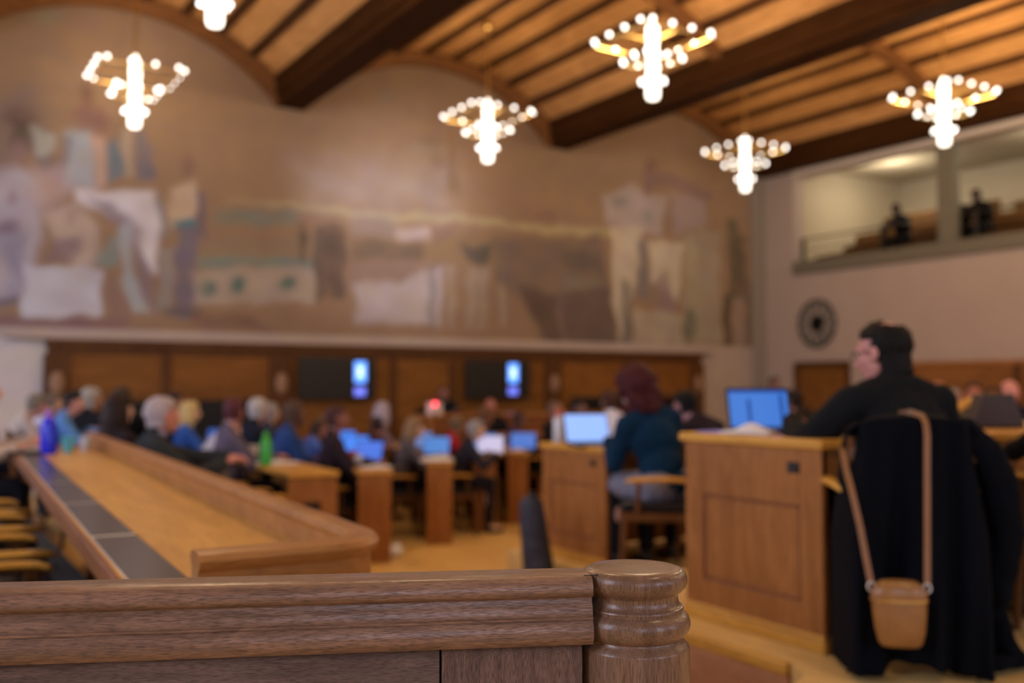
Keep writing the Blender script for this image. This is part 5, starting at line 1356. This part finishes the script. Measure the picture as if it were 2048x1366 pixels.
# ================================================================== ROUNDED CHAIR ON THE RIGHT
def tubchair():
    x, y = spot(1905, 6.6)
    M_olive = mat('olive upholstery', (0.10, 0.09, 0.045), 0.8, var=0.15)
    t = thing('tub_chair', 'wooden chair with a wide rounded frame and olive back cushion', 'chair', (x, y, 0.36), -R(20))
    MB().box(-0.24, 0.24, -0.2, 0.24, 0.38, 0.46).build('seat', M_olive, t, bevel=0.02)
    arc = [(0.27*math.cos(a), -0.24, 0.70+0.34*math.sin(a)) for a in np.linspace(-0.15, PI+0.15, 19)]
    MB().tube(arc, 0.028, 10).build('top_rail', M_desktop, t, smooth=True)
    MB().prism([(0.24*math.cos(a), 0.66+0.33*math.sin(a)) for a in np.linspace(0, PI, 15)]+[(-0.24, 0.5), (0.24, 0.5)], -0.26, -0.20, 'Y').build('backrest', M_olive, t, bevel=0.012)
    MB().box(-0.27, 0.27, -0.265, -0.215, 0.56, 0.66).build('back_frame', M_desk, t, bevel=0.008)
    for sx in (-1, 1):
        MB().tube([(sx*0.23, 0.21, 0.4), (sx*0.24, 0.23, 0)], [0.024, 0.016], 8).build('leg', M_desk, t, smooth=True)
        MB().tube([(sx*0.27, -0.24, 0.66), (sx*0.23, -0.26, 0)], [0.026, 0.017], 8).build('leg', M_desk, t, smooth=True)
tubchair()
# ================================================================== THINGS ON THE ROWS
def on_row(i, v, u=0.15):
    x, y, h, D, L, zf, zt = ROWS[i]
    p = rowpt(i, u, v); return p[0], p[1], zt+0.001
LB = (70, 130, 235)
spec = [(1, 3.2, 230, LB, 1.1, 'open blue screen laptop far along the second row'), (1, 2.0, 235, LB, 1.2, 'open blue screen laptop halfway along the second row'), (1, 0.95, 240, (80, 120, 225), 1.1, 'open blue screen laptop near the end of the second row'),
        (2, 1.9, 240, (120, 140, 200), 0.9, 'pale blue screen laptop on the third row'), (2, 0.75, 235, (90, 140, 215), 1.0, 'blue screen laptop before the red jacket'), (3, 0.55, 230, (60, 140, 230), 1.3, 'bright blue laptop on the fourth row'),
        (3, 0.15, 228, (205, 195, 225), 1.1, 'white screen laptop at the near end of the fourth row'), (4, 0.2, 225, (70, 120, 210), 1.0, 'blue laptop on the rightmost narrow row'), (0, 3.3, 235, (70, 110, 200), 0.7, 'dim blue laptop far along the first row')]
for (i, v, hd, c, e, lab) in spec:
    x, y, z = on_row(i, v, 0.20)
    laptop(lab, x, y, z, hd-10, 0.29, c, e, 18, group='laptops on the bench desks')
x, y, z = on_row(0, 0.75, 0.06); bottle('bright green bottle on the near end of the first row', x-0.03, y, z, 0.045, 0.26, M_green, M_green)
pp = [(0, 0.9, 0.15, 0.3, 0.3, 'white papers in a heap at the green bottle'), (0, 2.0, 0.15, 0.3, 0.35, 'white papers beside the grey haired man on the first row'), (0, 2.9, 0.15, 0.26, 0.3, 'white papers farther along the first row'), (1, 0.25, 0.18, 0.26, 0.22, 'papers at the near end of the second row'),
      (2, 0.08, 0.10, 0.30, 0.22, 'white papers hanging over the near end of the third row'), (2, 0.4, 0.15, 0.28, 0.3, 'loose white papers on the third row'), (4, 0.08, 0.12, 0.22, 0.2, 'pale papers at the end of the rightmost row'), (3, 0.9, 0.12, 0.22, 0.3, 'papers behind the blue laptop of the fourth row')]
for (i, v, u, w, d, lab) in pp:
    x, y, z = on_row(i, v, u); sheet(lab, x, y, z+0.001, -R(ROWS[i][2])+0.2*v, w, d, M_paper, 0.008, curl=0.02)
x, y, z = on_row(1, 0.7, 0.03); cup('red and white paper cup on the second row', x, y, z, 0.045, 0.12, M_red)
x, y, z = on_row(1, 0.45, 0.05); cup('white mug at the near end of the second row', x, y, z, 0.045, 0.10, M_white)
x, y, z = on_row(0, 1.45, 0.1); cup('white cup on the first row near the white sleeves', x, y, z, 0.05, 0.12, M_white)
# presidium things
x, y = spot(893, 14.25)
t = thing('signal_lamp', 'small glowing red lamp on the presidium desk', 'lamp', (x, 12.98, 1.062))
MB().lathe([(0.03, 0), (0.03, 0.02), (0.01, 0.03), (0.01, 0.14)], 16).build('stem', M_darkmetal, t, smooth=True)
MB().ball((0, 0, 0.16), 0.035, 14).build('lamp_glass', mat('lit red glass', (0.6, 0.02, 0.03), 0.3, emit=(1.0, 0.06, 0.09), es=5.0), t, smooth=True)
x2, y2 = spot(905, 14.2)
def upright(lab, x, y, z, w, h, m, rz, name='open_binder', cat='binder'):
    t = thing(name, lab, cat, (x, y, z), rz)
    for s in (-1, 1): MB().box(0, w/2, -0.004, 0.004, 0, h, M=Matrix.Rotation(0.35*s, 4, 'Z') @ Matrix.Scale(s, 4, (1, 0, 0))).build('page', m, t)
upright('white open binder standing on the presidium desk below the red lamp', x2, 13.05, 1.062, 0.26, 0.18, M_paper, 0)
xa, ya_ = spot(1992, 9.0)
upright('white open file standing before the bald man in the navy suit', xa, 5.4, 1.061, 0.24, 0.31, M_paper, -0.4, 'open_file', 'file')
# bag leaning against the white laptop desk, white thing on the floor, green bag under the second row
def softbag(name, lab, x, y, z, rz, w, d, h, m):
    t = thing(name, lab, 'bag', (x, y, z), rz)
    B = Blobs(); B.chain([(0, 0, d*0.6), (0, 0.02, h*0.55), (0.0, 0.06, h)], [d*0.62, d*0.58, d*0.45]); B.cap((-w/2+d/2, 0, d*0.6), d*0.5, (w/2-d/2, 0, d*0.6), d*0.5); B.cap((-w/2+d/2, 0.02, h*0.5), d*0.42, (w/2-d/2, 0.02, h*0.5), d*0.42)
    B.build('bag_body', m, t, 0.014, 3, 0.02, 0.08)
    MB().tube([(-0.06, 0.05, h*0.85), (-0.05, 0.05, h*1.12), (0.05, 0.05, h*1.12), (0.06, 0.05, h*0.85)], 0.009, 8).build('handle', M_black, t, smooth=True)
softbag('rucksack', 'dark blue black rucksack leaning against the end of the bottle desk', 3.44, 5.25, 0.0, R(70), 0.26, 0.17, 0.74, mat('slate nylon', (0.03, 0.035, 0.055), 0.7, var=0.3))
softbag('shoulder_bag', 'dark teal shoulder bag under the second row', 3.02, 7.85, 0.0, R(-20), 0.3, 0.16, 0.5, mat('teal nylon', (0.01, 0.09, 0.10), 0.7))
xw, yw = spot(785, 8.75)
B = Blobs(); B.ell((0, 0, 0.05), (0.10, 0.08, 0.05)); B.ell((0.05, 0.02, 0.07), (0.06, 0.06, 0.045)); B.ell((-0.05, 0.0, 0.04), (0.06, 0.05, 0.04))
o = B.build('plastic_bag', M_paper, None, 0.01, 2, 0.02, 0.03); o.location = (xw, yw, 0.0)
tag(o, 'small crumpled white plastic bag on the floor at the foot of the second row', 'bag')
